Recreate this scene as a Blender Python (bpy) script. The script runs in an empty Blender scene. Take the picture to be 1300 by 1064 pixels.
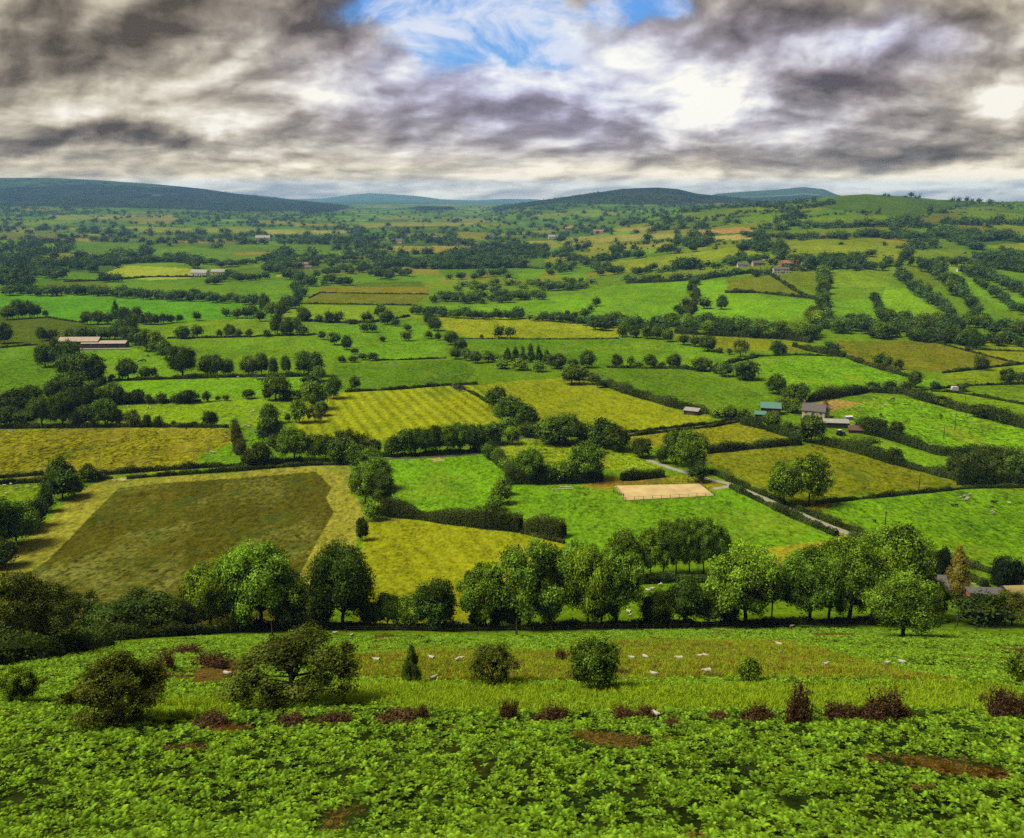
import bpy, math, random
import numpy as np
SC = bpy.context.scene; COL = SC.collection
rng = np.random.default_rng(7); random.seed(7)
# ------------------------------------------------------------------ camera model
F_PX, PITCH, CX, CY, CZ = 1197.0, math.radians(11.8), 650.0, 487.5, 160.0
SP, CP = math.sin(PITCH), math.cos(PITCH)
def ray(x, y):
    u = (np.asarray(x, float)-CX)/F_PX; v = (np.asarray(y, float)-CY)/F_PX
    k = CP - v*SP
    return u/k, (SP+v*CP)/k            # X/Y and drop/Y
# ------------------------------------------------------------------ terrain
PROF = np.array([(-40,-18),(0,1.7),(3,4),(10,9.6),(18,15.2),(25,20),(35,26.9),(45,30.3),(55,34),(81,45.4),(110,58),(140,71),(156,77.5),(175,83.5),(200,88.6),(230,92.3),(271,96),
 (317,98),(379,100),(468,102.9),(612,108),(870,116.4),(1385,127),(2020,135),(2800,141.8),(4300,147.5),(7000,153),(9000,166),(14000,228),(20000,430),(60000,1800)], float)
_yy = np.concatenate([np.arange(-40,60,1.0), np.exp(np.linspace(math.log(60), math.log(60000), 1500))])
_dd = np.interp(_yy, PROF[:,0], PROF[:,1])
for _ in range(12): _dd[1:-1] = (_dd[:-2]+2*_dd[1:-1]+_dd[2:])/4
def sm(a, b, x):
    t = np.clip((x-a)/(b-a), 0, 1); return t*t*(3-2*t)
def waves(x, y, L, seed, n=5):
    r = np.random.default_rng(seed); s = 0
    for i in range(n):
        a = r.uniform(0, 6.28); k = 6.283/L*r.uniform(.6, 1.6); s = s+np.sin((x*math.cos(a)+y*math.sin(a))*k+r.uniform(0, 6.28))
    return s/n
RIDGES = [ # distance, front width, back width, skyline (photo px)
 (7200, 2300, 3000, [(-900,232),(-300,226),(0,226),(60,226),(110,228),(200,234),(260,240),(300,246),(345,251),(400,257),(460,264)], 1),
 (14000, 3500, 4000, [(-200,243),(250,244),(330,248),(370,253),(410,252),(440,248),(468,245.5),(500,247),(530,249),(560,253),(600,254.5),(640,252.5),(680,253),(720,257),(800,262)], 2),
 (6300, 1000, 1500, [(440,275),(470,268),(505,266),(540,263.5),(570,264),(600,268),(625,273)], 3),
 (5600, 1700, 2500, [(585,274),(620,268),(660,259),(700,253),(745,246),(790,240),(835,238),(860,240),(885,246),(905,248),(935,251),(965,256),(1000,263),(1060,272)], 4),
 (8800, 1800, 2500, [(840,262),(880,254),(910,246),(950,243),(985,241),(1020,237.5),(1045,240),(1062,247),(1090,254),(1150,262)], 5)]
R6 = [(640,299),(700,297),(760,290),(820,280),(880,269),(940,261),(1000,256),(1050,250),(1100,246.5),(1150,249),(1190,254),(1250,256),(1300,256),(1420,252),(1800,246)]
def _tz(sky, Y0):
    a = np.array(sky, float); t, s = ray(a[:,0], a[:,1]); return t, -s*Y0
RT = [(Y0, wf, wb)+_tz(s, Y0) for Y0, wf, wb, s, _ in RIDGES]
R6t, R6z = _tz(R6, 2900)
def Hz(x, y):
    x = np.asarray(x, float); y = np.asarray(y, float)
    D = np.interp(y, _yy, _dd)
    z = -D
    t = x/np.maximum(y, 1)
    # green hill on the right, rising from about 650 m to a ridge at 2900 m
    k = np.clip((y-560)/(2900-560), 0, 1); g = np.where(y < 2900, (k*k*(3-2*k))*.55+.45*k, np.exp(-((y-2900)/900.)**2))
    b29 = -142.0
    rise = np.maximum(np.interp(t, R6t, R6z, left=b29) - b29, 0)
    z = z + rise*g + (rise/90)*waves(x, y, 620, 3)*7*sm(700, 1200, y)*(1-sm(2500, 2850, y))
    best = np.zeros_like(z)
    for Y0, wf, wb, tt, zz in RT:
        b0 = -np.interp(Y0, _yy, _dd)
        r = np.maximum(np.interp(t, tt, zz, left=b0, right=b0)-b0, 0)
        if Y0 in (7200,): r = np.maximum(np.interp(t, tt, zz, right=b0)-b0, 0)
        d = y-Y0; gg = np.where(d < 0, np.exp(-(d/wf)**2*1.4), np.exp(-(d/wb)**2))
        best = np.maximum(best, r*gg*(1-.16*(waves(x, y, 900, int(Y0))*.5+.5)*sm(.1, .9, 1-gg)))
    z = z + best
    z = z + waves(x, y, 26, 11)*.45*(1-sm(150, 200, y)) + waves(x, y, 9, 12)*.16*(1-sm(110, 160, y))*sm(8, 25, y)
    z = z + waves(x, y, 260, 13)*1.6*sm(260, 600, y)
    return z + CZ
_S = np.exp(np.linspace(math.log(12), math.log(20000), 620))
def at(x, y):
    """photo pixel -> world points on the terrain (first crossing)"""
    t, s = ray(x, y); t = np.atleast_1d(t).astype(float); s = np.atleast_1d(s).astype(float)+0*t
    lo = np.full(len(t), _S[-2]); hi = np.full(len(t), _S[-1])
    for i in range(0, len(t), 300):
        tt = t[i:i+300, None]; ss = s[i:i+300, None]
        a0 = max(0, np.searchsorted(_S, 20)-1) if ss.max() > .25 else np.searchsorted(_S, 300)
        S = _S[a0:]; neg = CZ - ss*S - Hz(tt*S, S+0*tt) < 0
        j = np.argmax(neg, axis=1); j = np.where(neg.any(axis=1), np.maximum(j, 1), len(S)-1)
        lo[i:i+300] = S[j-1]; hi[i:i+300] = S[j]
    for _ in range(14):
        m = (lo+hi)/2; n = CZ-s*m-Hz(t*m, m) < 0; hi = np.where(n, m, hi); lo = np.where(n, lo, m)
    Y = (lo+hi)/2
    return np.stack([t*Y, Y, Hz(t*Y, Y)], 1)
def at1(x, y): return at([x], [y])[0]
def mpp(P): return math.sqrt(P[0]**2+P[1]**2+(CZ-P[2])**2)/F_PX      # metres per photo pixel
def dens(pts, n=14):
    a = np.array(pts, float); o = []
    for i in range(len(a)-1): o += [a[i]+(a[i+1]-a[i])*k/n for k in range(n)]
    return np.array(o+[a[-1]])
def inpoly(X, Y, P):
    m = (X >= P[:,0].min()) & (X <= P[:,0].max()) & (Y >= P[:,1].min()) & (Y <= P[:,1].max())
    idx = np.nonzero(m)[0]; x = X[idx]; y = Y[idx]; c = np.zeros(len(idx), bool)
    n = len(P); j = n-1
    for i in range(n):
        yi, yj, xi, xj = P[i,1], P[j,1], P[i,0], P[j,0]
        if yi != yj:
            c ^= ((yi > y) != (yj > y)) & (x < (xj-xi)*(y-yi)/(yj-yi)+xi)
        j = i
    return idx[c]
# ------------------------------------------------------------------ colour, materials
def lin(c): 
    c = np.asarray(c, float)/255.; return np.where(c <= .04045, c/12.92, ((c+.055)/1.055)**2.4)
KEXP = 2.9                                    # display value of a white sunlit surface
def alb(c): return np.clip(lin(c)/KEXP*1.0, .002, .8)
class NT:
    def __init__(s, tree): s.t = tree; s.n = tree.nodes; s.l = tree.links
    def add(s, typ, **k):
        n = s.n.new(typ)
        for a, b in k.items(): setattr(n, a, b)
        return n
    def put(s, sock, v):
        if isinstance(v, bpy.types.NodeSocket): s.l.new(v, sock)
        elif v is not None: sock.default_value = v
    def m(s, op, a, b=None, c=None, clamp=False):
        n = s.add('ShaderNodeMath', operation=op, use_clamp=clamp)
        s.put(n.inputs[0], a); s.put(n.inputs[1], b); s.put(n.inputs[2], c); return n.outputs[0]
    def mix(s, f, a, b, mode='MIX'):
        n = s.add('ShaderNodeMix', data_type='RGBA', blend_type=mode, clamp_factor=True)
        s.put(n.inputs[0], f); s.put(n.inputs[6], a); s.put(n.inputs[7], b); return n.outputs[2]
    def noise(s, vec, scale, detail=4, rough=.55, dist=0, dim='3D'):
        n = s.add('ShaderNodeTexNoise', noise_dimensions=dim); s.put(n.inputs['Vector'], vec)
        n.inputs['Scale'].default_value = scale; n.inputs['Detail'].default_value = detail
        n.inputs['Roughness'].default_value = rough; n.inputs['Distortion'].default_value = dist
        return n.outputs['Fac']
    def mr(s, v, a, b, c, d, smooth=False):
        n = s.add('ShaderNodeMapRange'); n.clamp = True
        if smooth: n.interpolation_type = 'SMOOTHSTEP'
        s.put(n.inputs[0], v)
        for i, q in enumerate((a, b, c, d)): n.inputs[1+i].default_value = q
        return n.outputs[0]
def c4(c): return (float(c[0]), float(c[1]), float(c[2]), 1)
def mat(name, col, rough=.85, vary=.25, scale=2.0, bump=0, metal=0):
    m = bpy.data.materials.new(name); m.use_nodes = True; t = NT(m.node_tree)
    b = t.n['Principled BSDF']; b.inputs['Roughness'].default_value = rough; b.inputs['Metallic'].default_value = metal
    b.inputs['Specular IOR Level'].default_value = .25
    co = t.add('ShaderNodeTexCoord').outputs['Object']
    n = t.noise(co, scale, 5, .6)
    f = t.mr(n, .3, .7, 1-vary, 1+vary)
    g = t.add('ShaderNodeVectorMath', operation='SCALE'); g.inputs[0].default_value = tuple(float(v) for v in col); t.l.new(f, g.inputs['Scale'])
    t.l.new(g.outputs[0], b.inputs['Base Color'])
    if bump:
        bp = t.add('ShaderNodeBump'); bp.inputs['Strength'].default_value = bump; t.l.new(n, bp.inputs['Height']); t.l.new(bp.outputs[0], b.inputs['Normal'])
    return m
def leafmat(name, col, tr=.3, var=.35, warm=(1.25, 1.02, .6), lo=.78, hi=1.22):
    """foliage: per-leaf brightness attribute, per-plant tone, diffuse + translucent"""
    m = bpy.data.materials.new(name); m.use_nodes = True; t = NT(m.node_tree); t.n.clear()
    a = t.add('ShaderNodeAttribute', attribute_name='tone').outputs['Fac']
    oi = t.add('ShaderNodeObjectInfo').outputs['Random']
    f = t.mr(a, 0, 1, 1-var*1.35, 1+var*1.9)
    f = t.m('MULTIPLY', f, t.mr(oi, 0, 1, lo, hi))
    base = t.mix(t.m('FRACT', t.m('MULTIPLY', oi, 7.31)), c4(col), c4(np.array(col)*np.array(warm)))
    g = t.add('ShaderNodeVectorMath', operation='SCALE'); t.l.new(base, g.inputs[0]); t.l.new(f, g.inputs['Scale'])
    d = t.add('ShaderNodeBsdfDiffuse'); t.l.new(g.outputs[0], d.inputs[0])
    r = t.add('ShaderNodeBsdfTranslucent'); t.l.new(t.mix(1., g.outputs[0], (1.2, 1.15, .6, 1), 'MULTIPLY'), r.inputs[0])
    x = t.add('ShaderNodeMixShader'); x.inputs[0].default_value = tr; t.l.new(d.outputs[0], x.inputs[1]); t.l.new(r.outputs[0], x.inputs[2])
    o = t.add('ShaderNodeOutputMaterial'); t.l.new(x.outputs[0], o.inputs[0]); return m
# ------------------------------------------------------------------ mesh helpers
def mkmesh(name, V, F, mats=(), tone=None, cols=None, midx=None, smooth=False):
    """F: list of (n,k) int arrays"""
    if isinstance(F, np.ndarray): F = [F]
    F = [f for f in F if len(f)]
    me = bpy.data.meshes.new(name); V = np.asarray(V, np.float32)
    me.vertices.add(len(V)); me.vertices.foreach_set('co', V.ravel())
    nl = sum(f.size for f in F); nf = sum(len(f) for f in F)
    me.loops.add(nl); me.loops.foreach_set('vertex_index', np.concatenate([f.ravel() for f in F]).astype(np.int32))
    me.polygons.add(nf)
    tot = np.concatenate([np.full(len(f), f.shape[1], np.int32) for f in F])
    st = np.concatenate([[0], np.cumsum(tot)[:-1]]).astype(np.int32)
    me.polygons.foreach_set('loop_start', st)
    try: me.polygons.foreach_set('loop_total', tot)
    except Exception: pass
    if midx is not None: me.polygons.foreach_set('material_index', np.asarray(midx, np.int32))
    me.polygons.foreach_set('use_smooth', np.full(nf, smooth, bool))
    me.update(calc_edges=True)
    for m in mats: me.materials.append(m)
    if tone is not None:
        a = me.attributes.new('tone', 'FLOAT', 'POINT'); a.data.foreach_set('value', np.asarray(tone, np.float32))
    if cols:
        for k, c in cols.items():
            a = me.attributes.new(k, 'FLOAT_COLOR', 'POINT'); c = np.hstack([c, np.ones((len(c), 1))]).astype(np.float32); a.data.foreach_set('color', c.ravel())
    return me
class MB:
    """collects pieces of ONE mesh"""
    def __init__(s): s.V = []; s.F = {}; s.T = []; s.n = 0
    def add(s, V, F, tone=.5):
        V = np.asarray(V, float); F = np.asarray(F, int)
        s.F.setdefault(F.shape[1], []).append(F+s.n); s.V.append(V); s.n += len(V)
        s.T.append(np.full(len(V), tone) if np.isscalar(tone) else np.asarray(tone))
    def box(s, x0, x1, y0, y1, z0, z1, tone=.5):
        V = [(x, y, z) for z in (z0, z1) for y in (y0, y1) for x in (x0, x1)]
        s.add(V, [(0,2,3,1),(4,5,7,6),(0,1,5,4),(2,6,7,3),(0,4,6,2),(1,3,7,5)], tone)
    def tube(s, P, R, k=6, tone=.5, cap=True):
        P = np.asarray(P, float); R = np.broadcast_to(np.asarray(R, float), (len(P),)); V = []
        d = np.gradient(P, axis=0); d /= np.linalg.norm(d, axis=1)[:, None]+1e-9
        up = np.array([0, 0, 1.]) if abs(d[:, 2]).mean() < .8 else np.array([1., 0, 0])
        a = np.cross(d, up); a /= np.linalg.norm(a, axis=1)[:, None]+1e-9; b = np.cross(d, a)
        th = np.arange(k)*2*math.pi/k
        for i in range(len(P)): V.append(P[i]+R[i]*(np.cos(th)[:, None]*a[i]+np.sin(th)[:, None]*b[i]))
        V = np.concatenate(V); F = []
        for i in range(len(P)-1):
            for j in range(k): F.append((i*k+j, i*k+(j+1) % k, (i+1)*k+(j+1) % k, (i+1)*k+j))
        s.add(V, F, tone)
        if cap:
            n = len(P); c = np.array([P[0], P[-1]])
            V2 = np.concatenate([V[:k], V[-k:], c]); T = [((j+1) % k, j, 2*k) for j in range(k)]+[(k+j, k+(j+1) % k, 2*k+1) for j in range(k)]
            s.add(V2, T, tone)
    def prism(s, prof, y0, y1):
        """profile in x-z (counter-clockwise seen from -y) extruded along y"""
        n = len(prof); V = [(p[0], y0, p[1]) for p in prof]+[(p[0], y1, p[1]) for p in prof]
        s.add(V, [(i, (i+1) % n, n+(i+1) % n, n+i) for i in range(n)])
        s.F.setdefault(n, []).append(np.array([[s.n-2*n+n-1-i for i in range(n)], [s.n-n+i for i in range(n)]]))
    def mesh(s, name, mats, smooth=False):
        return mkmesh(name, np.concatenate(s.V), [np.concatenate(f) for f in s.F.values()], mats, np.concatenate(s.T), smooth=smooth)
def link(name, data, parent=None, loc=None):
    o = bpy.data.objects.new(name, data); COL.objects.link(o)
    if parent is not None: o.parent = parent
    if loc is not None: o.location = [float(v) for v in loc]
    return o
def tag(o, label=None, cat=None, group=None, kind=None):
    if label: o['label'] = label
    if cat: o['category'] = cat
    if group: o['group'] = group
    if kind: o['kind'] = kind
    return o
def ico(n=1):
    p = (1+5**.5)/2
    V = np.array([(-1,p,0),(1,p,0),(-1,-p,0),(1,-p,0),(0,-1,p),(0,1,p),(0,-1,-p),(0,1,-p),(p,0,-1),(p,0,1),(-p,0,-1),(-p,0,1)], float)
    F = [(0,11,5),(0,5,1),(0,1,7),(0,7,10),(0,10,11),(1,5,9),(5,11,4),(11,10,2),(10,7,6),(7,1,8),(3,9,4),(3,4,2),(3,2,6),(3,6,8),(3,8,9),(4,9,5),(2,4,11),(6,2,10),(8,6,7),(9,8,1)]
    V = [v/np.linalg.norm(v) for v in V]
    for _ in range(n):
        c = {}; G = []
        def mid(a, b):
            k = (min(a, b), max(a, b))
            if k not in c:
                v = V[a]+V[b]; V.append(v/np.linalg.norm(v)); c[k] = len(V)-1
            return c[k]
        for a, b, d in F:
            x, y, z = mid(a, b), mid(b, d), mid(d, a); G += [(a, x, z), (b, y, x), (d, z, y), (x, y, z)]
        F = G
    return np.array(V), np.array(F)
ICO0, ICO1, ICO2 = ico(0), ico(1), ico(2)
def cards(P, N, size, r, asp=.62):
    """rhombic leaf cards at P facing N"""
    n = len(P); N = N/(np.linalg.norm(N, axis=1)[:, None]+1e-9)
    q = r.normal(size=(n, 3)); a = np.cross(N, q); a /= np.linalg.norm(a, axis=1)[:, None]+1e-9; b = np.cross(N, a)
    s = np.broadcast_to(size, (n,))*r.uniform(.7, 1.3, n)
    a = a*s[:, None]*.5; b = b*s[:, None]*.5*asp
    V = np.stack([P-a, P-b*1.0, P+a, P+b], 1).reshape(-1, 3)
    return V, np.arange(4*n).reshape(-1, 4)
# ------------------------------------------------------------------ plants: unit crowns (width 1, total height 1)
def crown(seed, nl=26, nleaf=6000, leaf=.035, z0=.22, lr=(.12, .2), shape='round', core=.72, flat=1.0, fuzz=.19):
    r = np.random.default_rng(seed); mb = MB(); C = []; R = []
    zc = (z0+1)/2; hz = (1-z0)/2
    tries = 0
    while len(C) < nl and tries < 9000:
        tries += 1
        d = r.normal(size=3); d /= np.linalg.norm(d); rad = r.uniform(.35, 1)**.6
        rr = r.uniform(*lr)
        if shape == 'cone': 
            h = r.uniform(0, 1); wid = (1-h)**.7*.5; th = r.uniform(0, 6.28); rr *= (1.05-.62*h)
            wr = max(0, wid-rr*.7); p = np.array([math.cos(th)*wr, math.sin(th)*wr, z0+h*(1-z0-rr*.8)+rr*.2])
        elif shape == 'egg':
            h = r.uniform(0, 1); wid = .5*math.sin(math.pi*(h*.8+.16))**.6; th = r.uniform(0, 6.28)
            p = np.array([math.cos(th)*(wid-rr*.8)*rad, math.sin(th)*(wid-rr*.8)*rad, z0+rr*.4+h*(1-z0-rr*1.3)])
        elif shape == 'spread':
            th = r.uniform(0, 6.28); q = r.uniform(0, 1)**.5; p = np.array([math.cos(th)*q*(.5-rr*.6), math.sin(th)*q*(.5-rr*.6), .44+.42*(1-q*q)*r.uniform(.5, 1)+.1*math.sin(th*2+seed)*q+r.uniform(-.05, .05)])
        else:
            p = np.array([d[0]*(.5-rr*.9)*rad, d[1]*(.5-rr*.9)*rad, zc+d[2]*(hz-rr*.9)*rad])
            if d[2] < -.75: continue
        if any(np.linalg.norm(p-q) < (rr+s)*(.3 if shape == 'cone' else .42) for q, s in zip(C, R)): continue
        C.append(p); R.append(rr)
    C = np.array(C); R = np.array(R); w = R**2/(R**2).sum()
    n = nleaf; i = r.choice(len(C), n, p=w)
    ctr = np.array([0, 0, zc-.1]); out = C-ctr; out /= np.linalg.norm(out, axis=1)[:, None]+1e-6
    # leaves hang in sprays: each spray sits on a lobe and shares a tone
    ns = max(30, n//11); i = r.choice(len(C), ns, p=w)
    d = r.normal(size=(ns, 3)); d /= np.linalg.norm(d, axis=1)[:, None]; d = d+out[i]*.55+np.array([0, 0, .22]); d /= np.linalg.norm(d, axis=1)[:, None]
    k = r.uniform(1-fuzz*2.4, 1+fuzz*1.6, ns); S = C[i]+d*(R[i]*k)[:, None]
    lobe_t = r.uniform(.22, .7, len(C)); st = lobe_t[i]+r.normal(size=ns)*.2
    j = r.integers(0, ns, n); q = r.normal(size=(n, 3)); sp_ = leaf*1.15
    q -= d[j]*(q*d[j]).sum(1)[:, None]*.55; P = S[j]+q*sp_
    N = d[j]+r.normal(size=(n, 3))*.42
    V, F = cards(P, N, leaf, r)
    tn = np.clip(st[j]+r.normal(size=n)*.13, 0, 1)
    mb.add(V, F, np.repeat(tn, 4))
    if core > 0:
        iv, jf = ICO1 if nleaf > 900 else ICO0
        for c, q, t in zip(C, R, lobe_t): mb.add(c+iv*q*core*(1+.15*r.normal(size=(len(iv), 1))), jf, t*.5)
    return mb, C, R
def trunk(seed, C, R, z0, tr=.022, nb=9, fork=.3, lean=0):
    r = np.random.default_rng(seed+77); mb = MB()
    top = np.array([lean, 0, z0+fork*(1-z0)]); g = np.linspace(0, 1, 6)[:, None]
    P = g*top+np.array([[0, 0, -.02]])*(1-g); P[2:4, :2] += r.normal(size=(2, 2))*.008
    Rr = tr*(1.35-.55*g[:, 0]); Rr[0] *= 1.35; mb.tube(P, Rr, 8)
    for j in r.permutation(len(C))[:nb]:
        s = P[r.integers(3, 6)]; e = C[j]; m = (s+e)/2+np.array([0, 0, -.03])+r.normal(size=3)*.015
        q = np.array([s, (s+m)/2, m, (m+e)/2+r.normal(size=3)*.008, e]); mb.tube(q, tr*np.array([.62, .5, .38, .26, .12]), 5, cap=False)
    return mb
M = {}
M['leaf_bright'] = leafmat('bright_leaves', alb((104, 150, 42))*np.array([1.4, 1.22, 1.3]), .3, .7)
M['leaf_dark'] = leafmat('dark_leaves', alb((72, 104, 34))*np.array([1.45, 1.25, 1.3]), .22, .7)
M['leaf_bush'] = leafmat('bush_leaves', alb((76, 96, 36)), .22, .6, (1.2, .98, .8))
M['leaf_mid'] = leafmat('green_leaves', alb((88, 128, 38))*np.array([1.7, 1.45, 1.4]), .27, .7)
M['leaf_thorn'] = leafmat('hawthorn_leaves', alb((98, 112, 42)), .2, .7, (1.12, .98, .8))
M['leaf_gold'] = leafmat('golden_leaves', alb((158, 146, 56)), .2, .5, (1.05, 1, .9))
M['leaf_yew'] = leafmat('yew_needles', alb((38, 52, 28)), .12)
M['leaf_far'] = leafmat('far_leaves', alb((72, 104, 58)), .2, .5)
M['bark'] = mat('bark', alb((70, 60, 45)), .9, .35, 12, .4)
M['dead'] = leafmat('dead_stems', alb((88, 68, 44)), .1, .6, (1.05, 1.0, .9))
M['leaf_hedge'] = leafmat('hedge_leaves', alb((70, 88, 34)), .2, .6, (1.2, .95, .95))
# kind -> material, crown params, label words
KIND = {
 'a': ('leaf_bright', dict(nl=36, z0=.1, lr=(.1, .17)), ('broad bright green', 'tree'), .022),
 'b': ('leaf_dark', dict(nl=26, z0=.07, lr=(.14, .22)), ('round dark green', 'tree'), .024),
 'c': ('leaf_mid', dict(nl=40, z0=.26, lr=(.075, .13), core=.45, shape='egg'), ('tall airy green', 'tree'), .016),
 'm': ('leaf_mid', dict(nl=28, z0=.08, lr=(.12, .2)), ('rounded mid green', 'tree'), .022),
 'd': ('leaf_bush', dict(nl=22, z0=.02, lr=(.14, .24)), ('dense dark', 'bush'), .015),
 'e': ('leaf_mid', dict(nl=22, z0=.02, lr=(.13, .22)), ('leafy green', 'bush'), .015),
 'h': ('leaf_thorn', dict(nl=48, z0=.04, lr=(.07, .12), core=.4, fuzz=.3), ('brownish hawthorn', 'tree'), .02),
 'H': ('leaf_thorn', dict(nl=54, z0=.34, lr=(.055, .1), core=.35, fuzz=.3, shape='spread'), ('wide spreading hawthorn', 'tree'), .018),
 'p': ('leaf_dark', dict(nl=26, z0=.06, lr=(.13, .2), shape='cone'), ('narrow conical dark', 'tree'), .02),
 'g': ('leaf_gold', dict(nl=34, z0=.0, lr=(.13, .2), shape='cone'), ('golden conical', 'conifer'), .02),
 'y': ('leaf_yew', dict(nl=20, z0=.0, lr=(.16, .24), shape='egg', fuzz=.05), ('rounded blackish', 'conifer'), .02),
}
PROTO = {}
def proto(kind, lod, var):
    key = (kind, lod, var)
    if key in PROTO: return PROTO[key]
    mname, kw, _, tr = KIND[kind]; kw = dict(kw); seed = hash((ord(kind), lod, var)) % 99991
    nleaf, leaf = {5: (14, .42), 0: (26000, .027), 1: (9500, .04), 2: (2300, .07), 3: (600, .12), 4: (120, .22)}[lod]
    if kind in 'hH': nleaf = int(nleaf*1.1); leaf *= .8
    if kind == 'c': nleaf = int(nleaf*.85)
    if lod >= 2 and kind in 'abm': kw['z0'] *= .35; kw['lr'] = (kw['lr'][0], kw['lr'][1]*1.12)
    if lod >= 3: kw['nl'] = max(7, int(kw['nl']*.45)); kw['lr'] = (kw['lr'][0]*1.25, kw['lr'][1]*1.3)
    if lod == 4: kw['nl'] = max(5, int(kw['nl']*.6))
    if lod == 5: kw['nl'] = 2; kw['lr'] = (.3, .34); kw['z0'] = 0
    mb, C, R = crown(seed, nleaf=nleaf, leaf=leaf, **kw)
    tb = trunk(seed, C, R, kw['z0']*(.5 if kind == 'H' else 1), tr, {0: 26, 1: 14, 2: 6, 3: 2, 4: 0, 5: 0}[lod])
    if lod >= 4:                                     # one mesh: crown + trunk
        V = np.concatenate(mb.V+tb.V); off = mb.n
        F = [np.concatenate(f) for f in mb.F.values()]; k0 = sum(len(f) for f in F)
        F2 = [np.concatenate(f)+off for f in tb.F.values()]; k1 = sum(len(f) for f in F2)
        me = mkmesh('tree_mesh', V, F+F2, [M[mname], M['bark']], np.concatenate(mb.T+tb.T), midx=[0]*k0+[1]*k1)
        PROTO[key] = (me, None, mb, tb)
    else:
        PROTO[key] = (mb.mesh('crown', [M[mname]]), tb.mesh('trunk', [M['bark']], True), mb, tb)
    return PROTO[key]
def place(kind, P, w, h, lod, var, rot):
    """one tree: an Empty with crown and trunk, or one mesh when tiny"""
    cm, tm, _, _ = proto(kind, lod, var)
    word = KIND[kind][2][1]; name = {'tree': 'tree', 'bush': 'bush', 'conifer': 'conifer'}[word]
    if kind in 'hH': name = 'hawthorn_tree'
    if tm is None: o = link(name, cm)
    else:
        o = link(name, None); o.empty_display_size = .2
        link('crown', cm, o); link('trunk', tm, o)
    o.location = (float(P[0]), float(P[1]), float(P[2])-.1); o.rotation_euler = (random.uniform(-.05, .05), random.uniform(-.05, .05), float(rot)); o.scale = (float(w), float(w*random.uniform(.88, 1.12)), float(h))
    return o
def lod_for(hpx): return 0 if hpx > 62 else 1 if hpx > 34 else 2 if hpx > 15 else 3
def merged(name, items, m, kindkey):
    """many small plants as ONE mesh; items: (P, w, h, var, rot, lod)"""
    Vs, Ts, Fs, n = [], [], {}, 0
    for P, w, h, var, rot, lod in items:
        _, _, mb, tb = proto(kindkey, lod, var)
        V = np.concatenate(mb.V); c, s = math.cos(rot), math.sin(rot)
        V = np.stack([(V[:,0]*c-V[:,1]*s)*w+P[0], (V[:,0]*s+V[:,1]*c)*w+P[1], V[:,2]*h+P[2]-.3], 1)
        k = random.uniform(-.22, .22); Ts.append(np.clip(np.concatenate(mb.T)+k, 0, 1)); Vs.append(V)
        for q, f in mb.F.items(): Fs.setdefault(q, []).append(np.concatenate(f)+n)
        n += len(V)
    me = mkmesh(name, np.concatenate(Vs), [np.concatenate(f) for f in Fs.values()], [m], np.concatenate(Ts))
    return link(name, me)
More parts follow.
